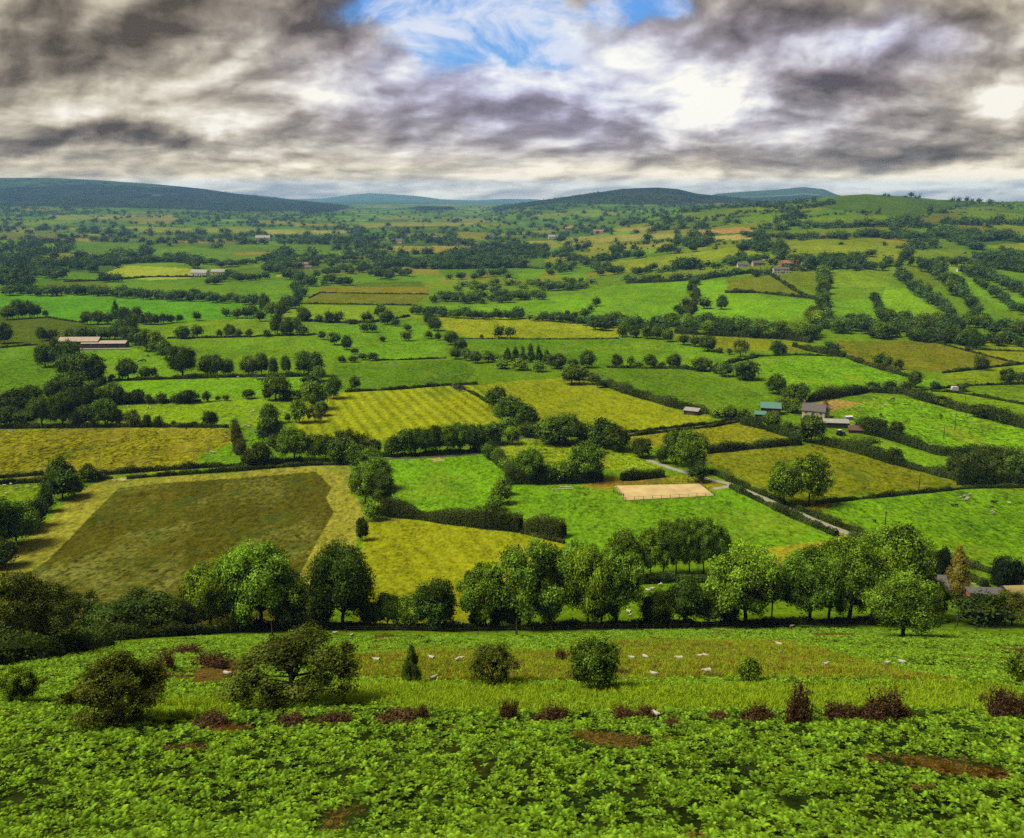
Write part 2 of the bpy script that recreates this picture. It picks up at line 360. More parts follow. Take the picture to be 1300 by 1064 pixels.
def hedge(label, h, w, pts, mname='leaf_hedge', lump=.36, name='hedge', dens_k=1.0, group=None):
    """hedge following the ground along photo points, ONE leafy mesh"""
    q = dens(pts, 10); W = at(q[:, 0], q[:, 1]); seg = np.linalg.norm(np.diff(W[:, :2], axis=0), axis=1); s = np.concatenate([[0], np.cumsum(seg)]); L = s[-1]
    dist = np.median([mpp(p) for p in W]); leaf = max(.26, dist*1.05)
    r = np.random.default_rng(int(abs(pts[0][0])*7+pts[0][1]*3+len(pts)))
    area = L*(2*h+w); n = int(min(30000, dens_k*area/(leaf*leaf*.62)*2.1))
    u = r.uniform(0, L, n); x = np.interp(u, s, W[:, 0]); y = np.interp(u, s, W[:, 1])
    tx = np.interp(u+.5, s, W[:, 0])-np.interp(u-.5, s, W[:, 0]); ty = np.interp(u+.5, s, W[:, 1])-np.interp(u-.5, s, W[:, 1]); tl = np.hypot(tx, ty)+1e-6
    nx, ny = -ty/tl, tx/tl
    ph = r.uniform(0, 6.28, 6)
    def hh(u): return 1+lump*(np.sin(u/(h*.9)+ph[0])*.5+np.sin(u/(h*2.3)+ph[1])*.6+np.sin(u/(h*.45)+ph[2])*.3+np.sin(u/(h*5)+ph[4])*.5)
    th = r.uniform(-.15, math.pi+.15, n); a = np.cos(th); b = np.sin(th)
    sa = np.sign(a)*abs(a)**.75; sb = np.clip(np.sign(b)*abs(b)**.6, -.1, 1)
    sprn = max(20, n//7); uq = r.uniform(0, L, sprn); su = np.searchsorted(np.sort(uq), u); sk = r.uniform(.72, 1.16, sprn+1)[su]; stn = r.normal(size=sprn+1)[su]*.2
    k = hh(u)*sk*r.uniform(.9, 1.05, n)
    off = sa*w*.5*k; zz = np.maximum(sb*h*k, .05)
    zz = np.where(r.uniform(size=n) < .35, zz*r.uniform(.15, 1, n), zz)
    X = x+nx*off; Y = y+ny*off; Z = Hz(X, Y)+zz
    N = np.stack([nx*a, ny*a, np.maximum(b, 0)+.15], 1)+r.normal(size=(n, 3))*.5
    V, F = cards(np.stack([X, Y, Z], 1), N, leaf*1.3, r, .7)
    tn = np.clip(.45+.22*np.sin(u/(h*1.7)+ph[3])+stn+r.normal(size=n)*.12, 0, 1)
    mb = MB(); mb.add(V, F, np.repeat(tn, 4))
    m = max(3, int(L/max(h*.5, dist*3))); uu = np.linspace(0, L, m); cx = np.interp(uu, s, W[:, 0]); cy = np.interp(uu, s, W[:, 1])
    dx = np.gradient(cx); dy = np.gradient(cy); dl = np.hypot(dx, dy)+1e-9; ax, ay = -dy/dl, dx/dl; kk = hh(uu)*.86
    rows = []
    for fa, fb in ((-.42, -.1), (-.4, .55), (-.22, .84), (.22, .84), (.4, .55), (.42, -.1)):
        px = cx+ax*fa*w*kk; py = cy+ay*fa*w*kk; rows.append(np.stack([px, py, Hz(px, py)+fb*h*kk], 1))
    R = np.stack(rows, 1).reshape(-1, 3); Fq = [(i*6+j, i*6+j+1, (i+1)*6+j+1, (i+1)*6+j) for i in range(m-1) for j in range(5)]
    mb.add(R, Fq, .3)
    e = [R[:6], R[-6:]]
    for q in e: mb.add(q, [(0, 1, 2, 3), (0, 3, 4, 5)], .3)
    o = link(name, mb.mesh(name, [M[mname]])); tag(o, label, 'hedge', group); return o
# ------------------------------------------------------------------ fields (photo px outline, colour, fx = pale patches / stripes / rough)
E = -90; W_ = 1390
FIELDS = [
 # far strips
 ([(E,300),(70,296),(75,304),(10,304),(E,308)], (132,128,84)), ([(75,297),(130,297),(128,301),(80,302)], (150,150,80)),
 ([(95,306),(190,312),(240,305),(170,322),(90,322)], (98,146,62)), ([(160,273),(220,272),(230,281),(170,283)], (146,146,96)),
 ([(60,273),(160,272),(165,277),(70,279)], (140,160,84)),
 ([(160,288),(260,290),(330,289),(330,295),(180,295)], (150,160,84)), ([(330,292),(450,293),(455,297),(330,298)], (182,172,96)),
 ([(455,284),(520,283),(600,283),(600,287),(455,288)], (160,160,88)), ([(275,310),(420,311),(430,320),(280,320)], (104,146,66)),
 ([(200,315),(240,312),(300,322),(260,330),(190,326)], (110,156,58)), ([(250,322),(340,325),(345,338),(255,345)], (112,152,58)),
 ([(480,317),(500,312),(600,313),(606,320),(540,321),(500,319)], (184,164,74)), ([(585,299),(620,299),(615,305),(580,305)], (150,158,70)),
 ([(660,307),(700,305),(715,312),(690,316),(655,314)], (160,168,88)),
 ([(715,302),(760,299),(840,296),(870,297),(860,304),(790,307),(712,309)], (176,164,80)), ([(720,309),(800,308),(862,304),(850,310),(780,314),(720,313)], (150,160,76)),
 ([(775,291),(832,287),(835,291),(790,294)], (184, 158, 104)), ([(878,294),(930,289),(953,288),(956,295),(905,297),(880,297)], (205, 156, 96)),
 ([(862,306),(908,300),(960,296),(964,303),(925,305),(866,308)], (208,182,110)), ([(790,299),(860,298),(862,302),(792,304)], (188,176,100)),
 ([(690,323),(780,319),(770,330),(730,334),(692,333)], (146,164,64)), ([(760,334),(830,326),(955,311),(972,319),(915,331),(850,341),(800,345),(762,342)], (146,170,62)),
 ([(860,316),(950,309),(955,311),(850,322)], (140,158,66)), ([(745,312),(860,309),(850,315),(750,320)], (164,166,74)),
 ([(700,340),(770,335),(765,345),(705,347)], (92,150,52)),
 ([(865,272),(955,262),(1005,258),(990,268),(900,279),(860,281)], (112,140,66)), ([(960,262),(1010,258),(1030,259),(1010,265),(960,268)], (120,156,56)),
 ([(1000,284),(1010,278),(1060,274),(1140,273),(1125,284),(1040,285)], (116,148,58)), ([(1010,275),(1060,262),(1110,262),(1090,274)], (104,146,52)),
 ([(1040,264),(1060,250),(1110,246),(1150,249),(1225,261),(1160,275),(1130,275),(1090,270)], (88,122,50)),
 ([(1150,258),(1200,254),(1260,258),(1260,262),(1180,266)], (72,118,44)),
 ([(1160,288),(1165,278),(1210,270),(1225,266),(1215,276),(1200,284)], (128,132,60)), ([(1210,282),(1230,266),(1300,272),(1300,284),(1270,281)], (116,148,52)),
 ([(960,296),(1010,292),(1135,287),(1148,290),(1135,296),(1020,304),(965,312)], (118,142,58)), ([(1142,298),(1148,290),(1198,287),(1203,296)], (122,156,54)),
 ([(1198,288),(1205,285),(1250,287),(1270,296),(1215,297)], (136, 128, 62)), ([(1250,287),(W_,288),(W_,297),(1272,296)], (124,144,54)),
 ([(1210,302),(1360,299),(W_,301),(W_,305),(1300,304)], (120,144,56)),
 ([(985,318),(1040,306),(1100,302),(1130,310),(1155,316),(1148,330),(1110,335),(1040,333),(1020,328)], (136,158,60)),
 ([(1155,318),(1220,316),(1290,338),(1280,340),(1210,342),(1150,334)], (128,160,54)), ([(1180,298),(1198,298),(1222,316),(1195,318)], (112,148,56)),
 ([(1245,312),(1300,308),(W_,308),(W_,320),(1270,316)], (138,156,60)), ([(1240,318),(W_,322),(W_,330),(1290,326)], (140,160,62)),
 ([(960,320),(1030,330),(1060,333),(990,338),(960,330)], (140,158,66)),
 ([(890,345),(960,334),(1040,342),(1035,350),(960,342)], (116,142,56)),
 # middle band
 ([(8,363),(65,352),(82,353),(72,362),(30,368)], (52,150,38)), ([(78,349),(142,346),(146,352),(190,351),(150,357),(82,357)], (56,158,40)),
 ([(48,363),(80,358),(135,358),(140,363),(60,369)], (100,122,44)), ([(133,345),(165,337),(245,341),(262,352),(190,356),(145,352)], (168,190,84)),
 ([(0,336),(60,333),(130,336),(150,340),(130,348),(20,340)], (78,120,50)), ([(262,352),(290,350),(300,358),(262,360)], (96,150,56)),
 ([(266,371),(330,357),(350,357),(345,366),(338,376),(330,386),(300,382)], (102,156,46)), ([(342,381),(350,369),(372,367),(378,372),(368,386),(345,388)], (98,160,44)),
 ([(350,349),(372,348),(372,351),(350,352)], (176,186,110)), ([(392,350),(460,347),(560,350),(560,357),(440,358),(395,357)], (100,158,56)),
 ([(440,360),(535,357),(540,364),(450,364)], (92,124,54)), ([(408,365),(440,364),(545,364),(545,372),(405,371)], (148,132,64)), ([(392,378),(405,371),(545,374),(528,386),(388,385)], (116,126,56)),
 ([(352,402),(372,392),(395,387),(530,389),(552,397),(535,404),(470,410),(362,404)], (132,168,50)), ([(585,348),(625,347),(628,352),(585,356)], (140,140,84)),
 ([(658,348),(690,345),(682,355),(660,355)], (112,170,50)), ([(700,345),(742,346),(745,357),(722,356)], (116,166,58)),
 ([(E,372),(0,373),(130,376),(260,382),(352,389),(345,402),(255,407),(170,411),(105,409),(60,402),(E,404)], (46,176,26)),
 ([(E,404),(60,402),(105,410),(135,416),(135,426),(80,432),(50,440),(E,444)], (88,108,34)),
 ([(E,444),(48,439),(70,455),(95,472),(70,492),(30,506),(E,520)], (94,144,36)),
 ([(98,447),(165,440),(222,456),(218,478),(140,483),(132,466)], (112,166,38)),
 ([(100,510),(108,494),(140,484),(405,477),(395,495),(345,503),(250,506)], (86,178,30)),
 ([(98,540),(98,518),(110,511),(250,507),(345,506),(392,507),(380,530),(350,540),(250,542)], (130,170,40)),
 ([(E,548),(95,544),(250,542),(296,545),(302,585),(240,598),(125,604),(0,611),(E,613)], (146,140,34), (0,.35,.8)),
 ([(235,600),(262,575),(302,560),(320,545),(352,543),(362,590),(320,596)], (96,166,34)),
 ([(210,432),(300,427),(400,424),(436,448),(420,462),(320,458),(215,452)], (110,154,40)),
 ([(188,428),(232,411),(275,406),(330,404),(350,412),(358,424),(215,430)], (120,158,42)),
 ([(398,412),(475,405),(530,407),(562,425),(566,452),(500,460),(440,456),(415,432)], (88,170,34)),
 ([(412,490),(425,465),(500,459),(585,457),(605,470),(590,486),(440,496)], (92,134,40)),
 ([(556,402),(620,403),(700,406),(785,417),(786,428),(600,430),(566,420)], (154,172,50)),
 ([(586,430),(786,429),(835,438),(905,448),(905,460),(860,467),(710,466),(680,452),(620,452)], (104,150,38), (0,.3,.3)),
 ([(540,387),(640,386),(690,378),(745,372),(780,362),(878,357),(872,372),(875,390),(850,405),(790,411),(700,403),(640,395),(540,392)], (98,176,40)),
 ([(882,357),(920,356),(932,370),(1000,378),(1060,382),(1058,402),(960,410),(880,400)], (100,182,38)),
 ([(923,369),(925,356),(965,349),(985,350),(1010,362),(1022,377)], (120,136,52)), ([(982,350),(1032,343),(1046,356),(1038,374),(1012,362)], (112,134,48)),
 ([(795,359),(830,348),(900,338),(950,337),(952,343),(930,348),(870,354)], (116,142,54)),
 ([(856,424),(960,428),(1022,436),(1042,444),(1010,447),(905,442),(860,432)], (134,148,46)),
 ([(790,432),(855,434),(905,444),(960,453),(955,462),(900,470),(790,466)], (110,156,40)),
 ([(1056,434),(1120,432),(1182,434),(1240,448),(1292,462),(1245,468),(1200,472),(1150,470),(1100,460),(1076,448)], (120,128,42)),
 ([(960,456),(1020,452),(1074,453),(1112,466),(1155,480),(1150,492),(1060,500),(1000,510),(975,480)], (74,176,34), (0,0,.6)),
 ([(1058,383),(1106,379),(1118,404),(1085,409),(1058,396)], (114,168,46)), ([(1120,412),(1118,380),(1125,364),(1150,366),(1212,412),(1170,416)], (128,176,46)),
 ([(1048,345),(1120,340),(1150,336),(1125,364),(1060,365)], (124,160,54)), ([(1145,337),(1170,336),(1200,356),(1182,368),(1150,350)], (112,138,46)),
 ([(1184,338),(1215,339),(1222,346),(1215,350),(1190,342)], (124,170,48)), ([(1215,353),(1246,352),(1275,372),(1300,380),(1300,396),(1265,390),(1232,372)], (112,170,44)),
 ([(1236,382),(1280,404),(1270,408),(1232,398)], (80,164,40)), ([(1275,350),(W_,348),(W_,368),(1310,366)], (64,156,42)), ([(1210,433),(1260,431),(W_,436),(W_,446),(1290,444)], (138,162,52)),
 ([(1192,437),(1235,441),(1310,447),(1300,458),(1290,461),(1240,448)], (136,150,48)), ([(1200,474),(1292,464),(W_,462),(W_,486),(1250,490),(1180,495)], (130,160,42)),
 ([(1150,492),(1178,480),(1210,488),(1180,496)], (104,170,38)),
 ([(740,468),(862,467),(905,478),(960,497),(992,520),(950,530),(900,524),(860,515),(800,498),(745,480)], (98,138,40), (0,.35,.3)),
 ([(604,490),(650,484),(742,478),(800,502),(860,520),(905,530),(870,546),(762,550),(662,532),(638,512)], (150,166,44), (0,.25,0)),
 ([(392,510),(440,498),(592,487),(604,492),(634,522),(640,545),(500,556),(440,566),(398,560),(372,545)], (152,168,46), (0,1,0)),
 ([(798,552),(860,545),(940,537),(985,546),(1018,560),(960,568),(890,576),(862,570),(800,565)], (142,144,36)),
 ([(884,580),(900,574),(1010,566),(1050,564),(1110,580),(1235,616),(1040,633),(1020,645),(940,608)], (122,134,36), (0,.4,.3)),
 ([(630,560),(700,553),(765,566),(845,592),(835,602),(760,596),(655,596)], (128,158,40), (0,0,.8)),
 ([(838,603),(900,607),(925,616),(910,624),(775,614),(780,608)], (150,146,44)),
 ([(482,590),(500,580),(560,577),(625,572),(652,598),(640,625),(628,650),(486,646)], (68,172,26)),
 ([(648,618),(700,612),(775,613),(905,622),(930,615),(1062,674),(1050,686),(930,702),(860,712),(780,704),(722,692),(702,672),(645,655)], (84,162,30), (0,0,.35)),
 ([(925,704),(1000,692),(1062,684),(1098,681),(1135,692),(1130,720),(930,728)], (170,158,54)),
 ([(1035,640),(1235,618),(W_,616),(W_,745),(1300,735),(1215,716),(1110,680)], (106,166,32), (0,0,.3)),
 ([(1030,512),(1058,507),(1094,512),(1090,517),(1046,523)], (190, 152, 106)),
 ([(1062,520),(1094,513),(1100,500),(1180,510),(1240,526),(W_,560),(W_,600),(1240,578),(1180,566),(1140,555),(1080,540)], (118,172,36), (0,0,.7)),
 ([(1048,550),(1110,556),(1200,584),(1262,600),(1250,606),(1180,592),(1120,580),(1060,562)], (116,164,38)),
 ([(1180,498),(1230,498),(1300,513),(W_,532),(W_,556),(1300,540),(1240,524),(1182,510)], (124,166,44)), ([(1232,497),(W_,489),(W_,528),(1300,511)], (122,162,44)),
 # nearest valley fields
 ([(E,620),(60,613),(75,620),(50,650),(20,680),(E,690)], (124,158,42)),
 ([(E,745),(0,708),(50,672),(90,632),(125,611),(140,609),(300,600),(400,590),(440,590),(450,600),(445,622),(458,640),(466,655),(455,672),(452,695),(410,740),(395,800),(E,805)], (172,162,78), (0,.3,.1)),
 ([(E,745),(20,738),(60,712),(92,680),(122,648),(150,620),(200,614),(330,605),(402,599),(421,619),(414,633),(424,650),(400,692),(376,738),(360,800),(E,805)], (96,94,24), (.7,.3,.1)),
 ([(468,660),(500,658),(560,664),(660,678),(715,688),(720,702),(705,760),(560,802),(455,800),(448,745)], (146,158,38), (0,.4,.1)),
 ([(830,775),(835,735),(880,728),(930,735),(930,775)], (98,160,40)),
 ([(1200,790),(1205,757),(1300,752),(W_,755),(W_,800)], (84,140,36)), ([(1210,765),(1228,750),(1262,750),(1262,766),(1225,770)], (140, 110, 84)),
 ([(1218,735),(1250,738),(1245,748),(1222,746)], (96,160,40)),
 # worn ground
 ([(545,583),(556,580),(566,583),(552,587)], (196, 176, 110)), ([(1020,641),(1045,636),(1060,642),(1035,650)], (150,130,50)), ([(1058,678),(1075,672),(1088,678),(1068,684)], (184,160,90)),
 ([(735,618),(780,606),(845,606),(850,611),(790,618),(770,621)], (158, 128, 70)), ([(142,608),(161,606),(161,610),(143,611)], (220,190,150)),
]
BRACKEN_FIELDS = [
 ([(410,846),(430,834),(560,824),(700,828),(790,813),(1000,814),(1070,832),(1140,850),(1230,868),(1100,862),(900,860),(760,866),(560,864),(440,862)], (128,124,36)),
 ([(250,850),(300,838),(320,850),(280,866),(240,870)], (120,100,45)), ([(150,897),(450,868),(700,872),(1200,868),(1400,880),(1400,900),(1000,902),(600,905),(430,893),(200,915)], (120,168,30)),
]
print('fields', len(FIELDS))
RUSHW = [None, None, None]
for i, (p, c) in enumerate(BRACKEN_FIELDS):
    d = dens(p+[p[0]], 8); RUSHW[i] = at(d[:, 0], d[:, 1])[:, :2]
# field cells of the open plain: jittered lattice, nearest seed
CA, CB = math.cos(.22), math.sin(.22)
def cell(x, y, sx=165., sy=215.):
    """id of nearest field seed, distance gap to the second nearest (field edge when ~0)"""
    a = (x*CA+y*CB)/sx; b = (-x*CB+y*CA)/sy; ia = np.floor(a); ib = np.floor(b)
    best = np.full(a.shape, 1e9); sec = best.copy(); bid = np.zeros(a.shape)
    for da in (-1, 0, 1):
        for db in (-1, 0, 1):
            ca = ia+da; cb = ib+db; h1 = np.sin(ca*127.1+cb*311.7)*43758.5453; h1 = h1-np.floor(h1); h2 = np.sin(ca*269.5+cb*183.3)*43758.5453; h2 = h2-np.floor(h2)
            dx = abs(a-(ca+.15+.7*h1)); dy = abs(b-(cb+.15+.7*h2)); d = (dx**2.4+dy**2.4)**(1/2.4)
            idn = h1*.61+h2*.39
            up = d < best; sec = np.where(up, best, np.minimum(sec, d)); bid = np.where(up, idn, bid); best = np.where(up, d, best)
    return bid, (sec-best)*sx
PAL = np.array([(96,148,52),(84,132,52),(116,156,56),(100,140,58),(74,122,50),(130,152,64),(90,150,48),(108,134,60),(150,150,78),(82,126,54),(120,166,60),(98,128,60),(164,150,86),(88,140,54)], float)
def ground_colour(x, y, z):
    bid, gap = cell(x, y); k = np.clip((bid*97.3 % 1)*len(PAL), 0, len(PAL)-1).astype(int); c = PAL[k].copy()
    n = waves(x, y, 700, 31)*.5+waves(x, y, 190, 32)*.5
    c = c*(1+.08*waves(x, y, 90, 33)[:, None])
    # far ranges: woodland, moor and pasture by height and distance, haze blue painted in
    base = CZ-np.interp(y, _yy, _dd); up = z-base
    far = sm(4300, 5600, y); wood = far*sm(-.4, -.1, n+.3-sm(100, 190, up)*.75)*sm(4, 30, up)
    t = x/np.maximum(y, 1)
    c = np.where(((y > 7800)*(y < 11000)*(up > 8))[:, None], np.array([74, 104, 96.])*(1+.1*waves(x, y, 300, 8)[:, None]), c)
    wood = wood*(y < 7700)
    moor = (abs(t-.155) < .14)*(y > 4300)*(y < 7400); c = c*(1-.0*far[:, None])
    c = np.where((moor*sm(50, 90, up))[:, None] > .5, np.array([58, 56, 66.])*(1+.3*waves(x, y, 300, 16))[:, None], c)
    vf = sm(9000, 11500, y)[:, None]; c = c*(1-vf)+np.array([70, 134, 134.])*vf*(1+.12*waves(x, y, 500, 9)[:, None])  # farthest land tinted teal, the haze of the air put into its colour
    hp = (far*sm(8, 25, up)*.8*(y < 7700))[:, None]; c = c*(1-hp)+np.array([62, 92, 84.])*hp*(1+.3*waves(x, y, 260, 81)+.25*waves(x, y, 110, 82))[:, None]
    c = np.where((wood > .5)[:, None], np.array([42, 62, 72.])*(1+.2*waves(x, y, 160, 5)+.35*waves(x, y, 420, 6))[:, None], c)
    d3 = (abs(t+.13) < .09)*(y > 5000)*(y < 7600)*(up > 12); c = np.where((d3 > 0)[:, None], np.array([40, 46, 44.]), c)
    # right hill: rougher grass on top
    rh = sm(1900, 2800, y)*sm(.2, .3, t)*(y < 3600); c = c*(1-rh[:, None])+np.array([104, 138, 56.])*rh[:, None]
    mid = (1-sm(1100, 1500, y))[:, None]; c = c*(1-mid)+np.array([112, 152, 40.])*mid
    fx = np.zeros((len(x), 3))
    for f in FIELDS:
        d = dens(f[0]+[f[0][0]], 6); Wp = at(d[:, 0], d[:, 1])
        i = inpoly(x, y, Wp[:, :2]); c[i] = f[1]; fx[i] = f[2] if len(f) > 2 else (0, 0, .3)
    hs = y < TOE(x); c[hs] = (44, 60, 22); fx[hs] = (0, 0, .25)
    pt = waves(x, y, 22, 61)+.6*waves(x, y, 7, 62); br = hs & (pt+.15*waves(x, y, 2.5, 64)+.25*waves(x, y, 4.3, 65) < -.74); c[br] = (98, 74, 36)
    for (p, q), Wp in zip(BRACKEN_FIELDS, RUSHW):
        i = inpoly(x, y, Wp); c[i] = q; fx[i] = (0, 0, .3)
    return c, fx
_t = at(np.array([-90,0,100,230,330,500,700,900,1000,1180,1300,1390]), np.array([842,838,824,810,805,806,805,797,795,800,806,812]))
def TOE(x): return np.interp(x, _t[:, 0], _t[:, 1])
def build_ground():
    ty = np.concatenate([np.linspace(-.95, -.6, 40)[:-1], np.arange(-.6, .6, 1.4/F_PX), np.linspace(.6, .95, 40)])
    Y = [-30.]
    while Y[-1] < 15800:
        y = Y[-1]; D = float(np.interp(max(y, 5), _yy, _dd))
        Y.append(y+float(np.clip(1.25*y*y/(F_PX*D), .45, max(.6, .0105*y))))
    Y += [16600, 17500, 18300, 19000]; Y = np.array(Y)
    T, YY = np.meshgrid(ty, Y); X = T*(np.maximum(YY, 0)+26); Z = Hz(X, YY)
    x, y, z = X.ravel(), YY.ravel(), Z.ravel(); print('ground verts', len(x))
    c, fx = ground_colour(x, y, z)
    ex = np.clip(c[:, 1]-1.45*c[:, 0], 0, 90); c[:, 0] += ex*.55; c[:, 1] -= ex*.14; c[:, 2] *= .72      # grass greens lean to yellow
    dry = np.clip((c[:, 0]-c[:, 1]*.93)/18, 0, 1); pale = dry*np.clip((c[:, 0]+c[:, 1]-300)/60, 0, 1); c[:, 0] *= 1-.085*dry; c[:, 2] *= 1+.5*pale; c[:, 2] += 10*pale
    bl = sm(3500, 6500, y)*1.6  # blue held up with distance, haze tint painted in the ground colour
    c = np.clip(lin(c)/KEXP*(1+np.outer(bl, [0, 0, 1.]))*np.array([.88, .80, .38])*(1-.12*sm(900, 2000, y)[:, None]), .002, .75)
    nx = len(ty); ny = len(Y)
    i = (np.arange(ny-1)[:, None]*nx+np.arange(nx-1)[None, :])
    def part(name, r0, r1, m):
        F = i[r0:r1].ravel(); F = np.stack([F, F+1, F+nx+1, F+nx], 1); a = r0*nx; b = (r1+1)*nx
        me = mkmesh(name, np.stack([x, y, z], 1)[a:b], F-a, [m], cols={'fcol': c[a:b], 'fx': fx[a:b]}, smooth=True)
        tag(link(name, me), kind='structure')
    m = groundmat()
    ra = int(np.searchsorted(Y, 150)); rb = int(np.searchsorted(Y, 4800))
    part('hillside', 0, ra, m); part('ground', ra, rb, m); part('hills', rb, ny-1, m)
def groundmat():
    m = bpy.data.materials.new('meadow'); m.use_nodes = True; t = NT(m.node_tree); b = t.n['Principled BSDF']
    b.inputs['Roughness'].default_value = .95; b.inputs['Specular IOR Level'].default_value = 0
    col = t.add('ShaderNodeAttribute', attribute_name='fcol').outputs['Color']; fxn = t.add('ShaderNodeAttribute', attribute_name='fx'); fx = fxn.outputs['Color']
    sp = t.add('ShaderNodeSeparateColor'); t.l.new(fx, sp.inputs[0]); pale, stripe, rough = sp.outputs
    P = t.add('ShaderNodeTexCoord').outputs['Object']
    st = t.add('ShaderNodeVectorMath', operation='MULTIPLY'); t.l.new(P, st.inputs[0]); st.inputs[1].default_value = (1, .5, 1)
    P2 = st.outputs[0]
    n1 = t.noise(P2, .011, 5, .6); n2 = t.noise(P2, .09, 5, .65); n3 = t.noise(P2, .75, 6, .75)
    v = t.m('ADD', t.m('ADD', t.mr(n1, .3, .7, -.24, .24), t.mr(n2, .3, .7, -.22, .22)), t.m('ADD', t.mr(n3, .32, .68, -.75, .75), t.mr(t.noise(P2, 2.4, 3, .7), .3, .7, -.2, .2)))
    sk = t.noise(P2, 1.7, 3, .65); sk2 = t.noise(P2, .42, 5, .7)
    v = t.m('ADD', v, t.m('ADD', t.m('ADD', t.mr(sk, .54, .66, 0, -.5), t.mr(sk, .34, .46, .4, 0)), t.m('ADD', t.mr(sk2, .54, .64, 0, -.4), t.mr(sk2, .36, .46, .3, 0))))
    rg = t.m('ADD', t.m('MULTIPLY', rough, .9), .65)
    v = t.m('ADD', t.m('MULTIPLY', v, rg), 1.0)
    # mowing lines
    sx = t.add('ShaderNodeSeparateXYZ'); t.l.new(P, sx.inputs[0])
    ln = t.m('ADD', t.m('MULTIPLY', sx.outputs[0], .93), t.m('MULTIPLY', sx.outputs[1], .30))
    w = t.m('SINE', t.m('ADD', t.m('MULTIPLY', ln, 1.15), t.m('MULTIPLY', n2, 2.2)))
    v = t.m('ADD', v, t.m('MULTIPLY', t.m('MULTIPLY', w, stripe), .2))
    g = t.add('ShaderNodeVectorMath', operation='SCALE'); t.l.new(col, g.inputs[0]); t.l.new(t.m('MAXIMUM', v, .2), g.inputs['Scale'])
    # drier, straw coloured flecks where the sward is rough
    f1 = t.m('MULTIPLY', t.mr(t.noise(P2, .05, 6, .7), .5, .66, 0, 1), t.m('MULTIPLY', rough, .55))
    c1 = t.mix(f1, g.outputs[0], c4(alb((160, 146, 50))))
    f2 = t.m('MULTIPLY', t.m('MULTIPLY', t.mr(t.noise(P2, .035, 7, .75, .6), .5, .68, 0, 1), t.mr(n3, .4, .6, 0, 1)), t.m('MULTIPLY', pale, .9))
    c2 = t.mix(f2, c1, c4(alb((170, 176, 84))))
    f3 = t.m('MULTIPLY', t.mr(t.noise(P2, .07, 6, .75, .5), .52, .66, 0, 1), .42)
    c3 = t.mix(f3, c2, c4(alb((52, 96, 26))))
    t.l.new(c3, b.inputs['Base Color'])
    bp = t.add('ShaderNodeBump'); bp.inputs['Strength'].default_value = .6; bp.inputs['Distance'].default_value = .25; t.l.new(n3, bp.inputs['Height']); t.l.new(bp.outputs[0], b.inputs['Normal'])
    return m
build_ground()
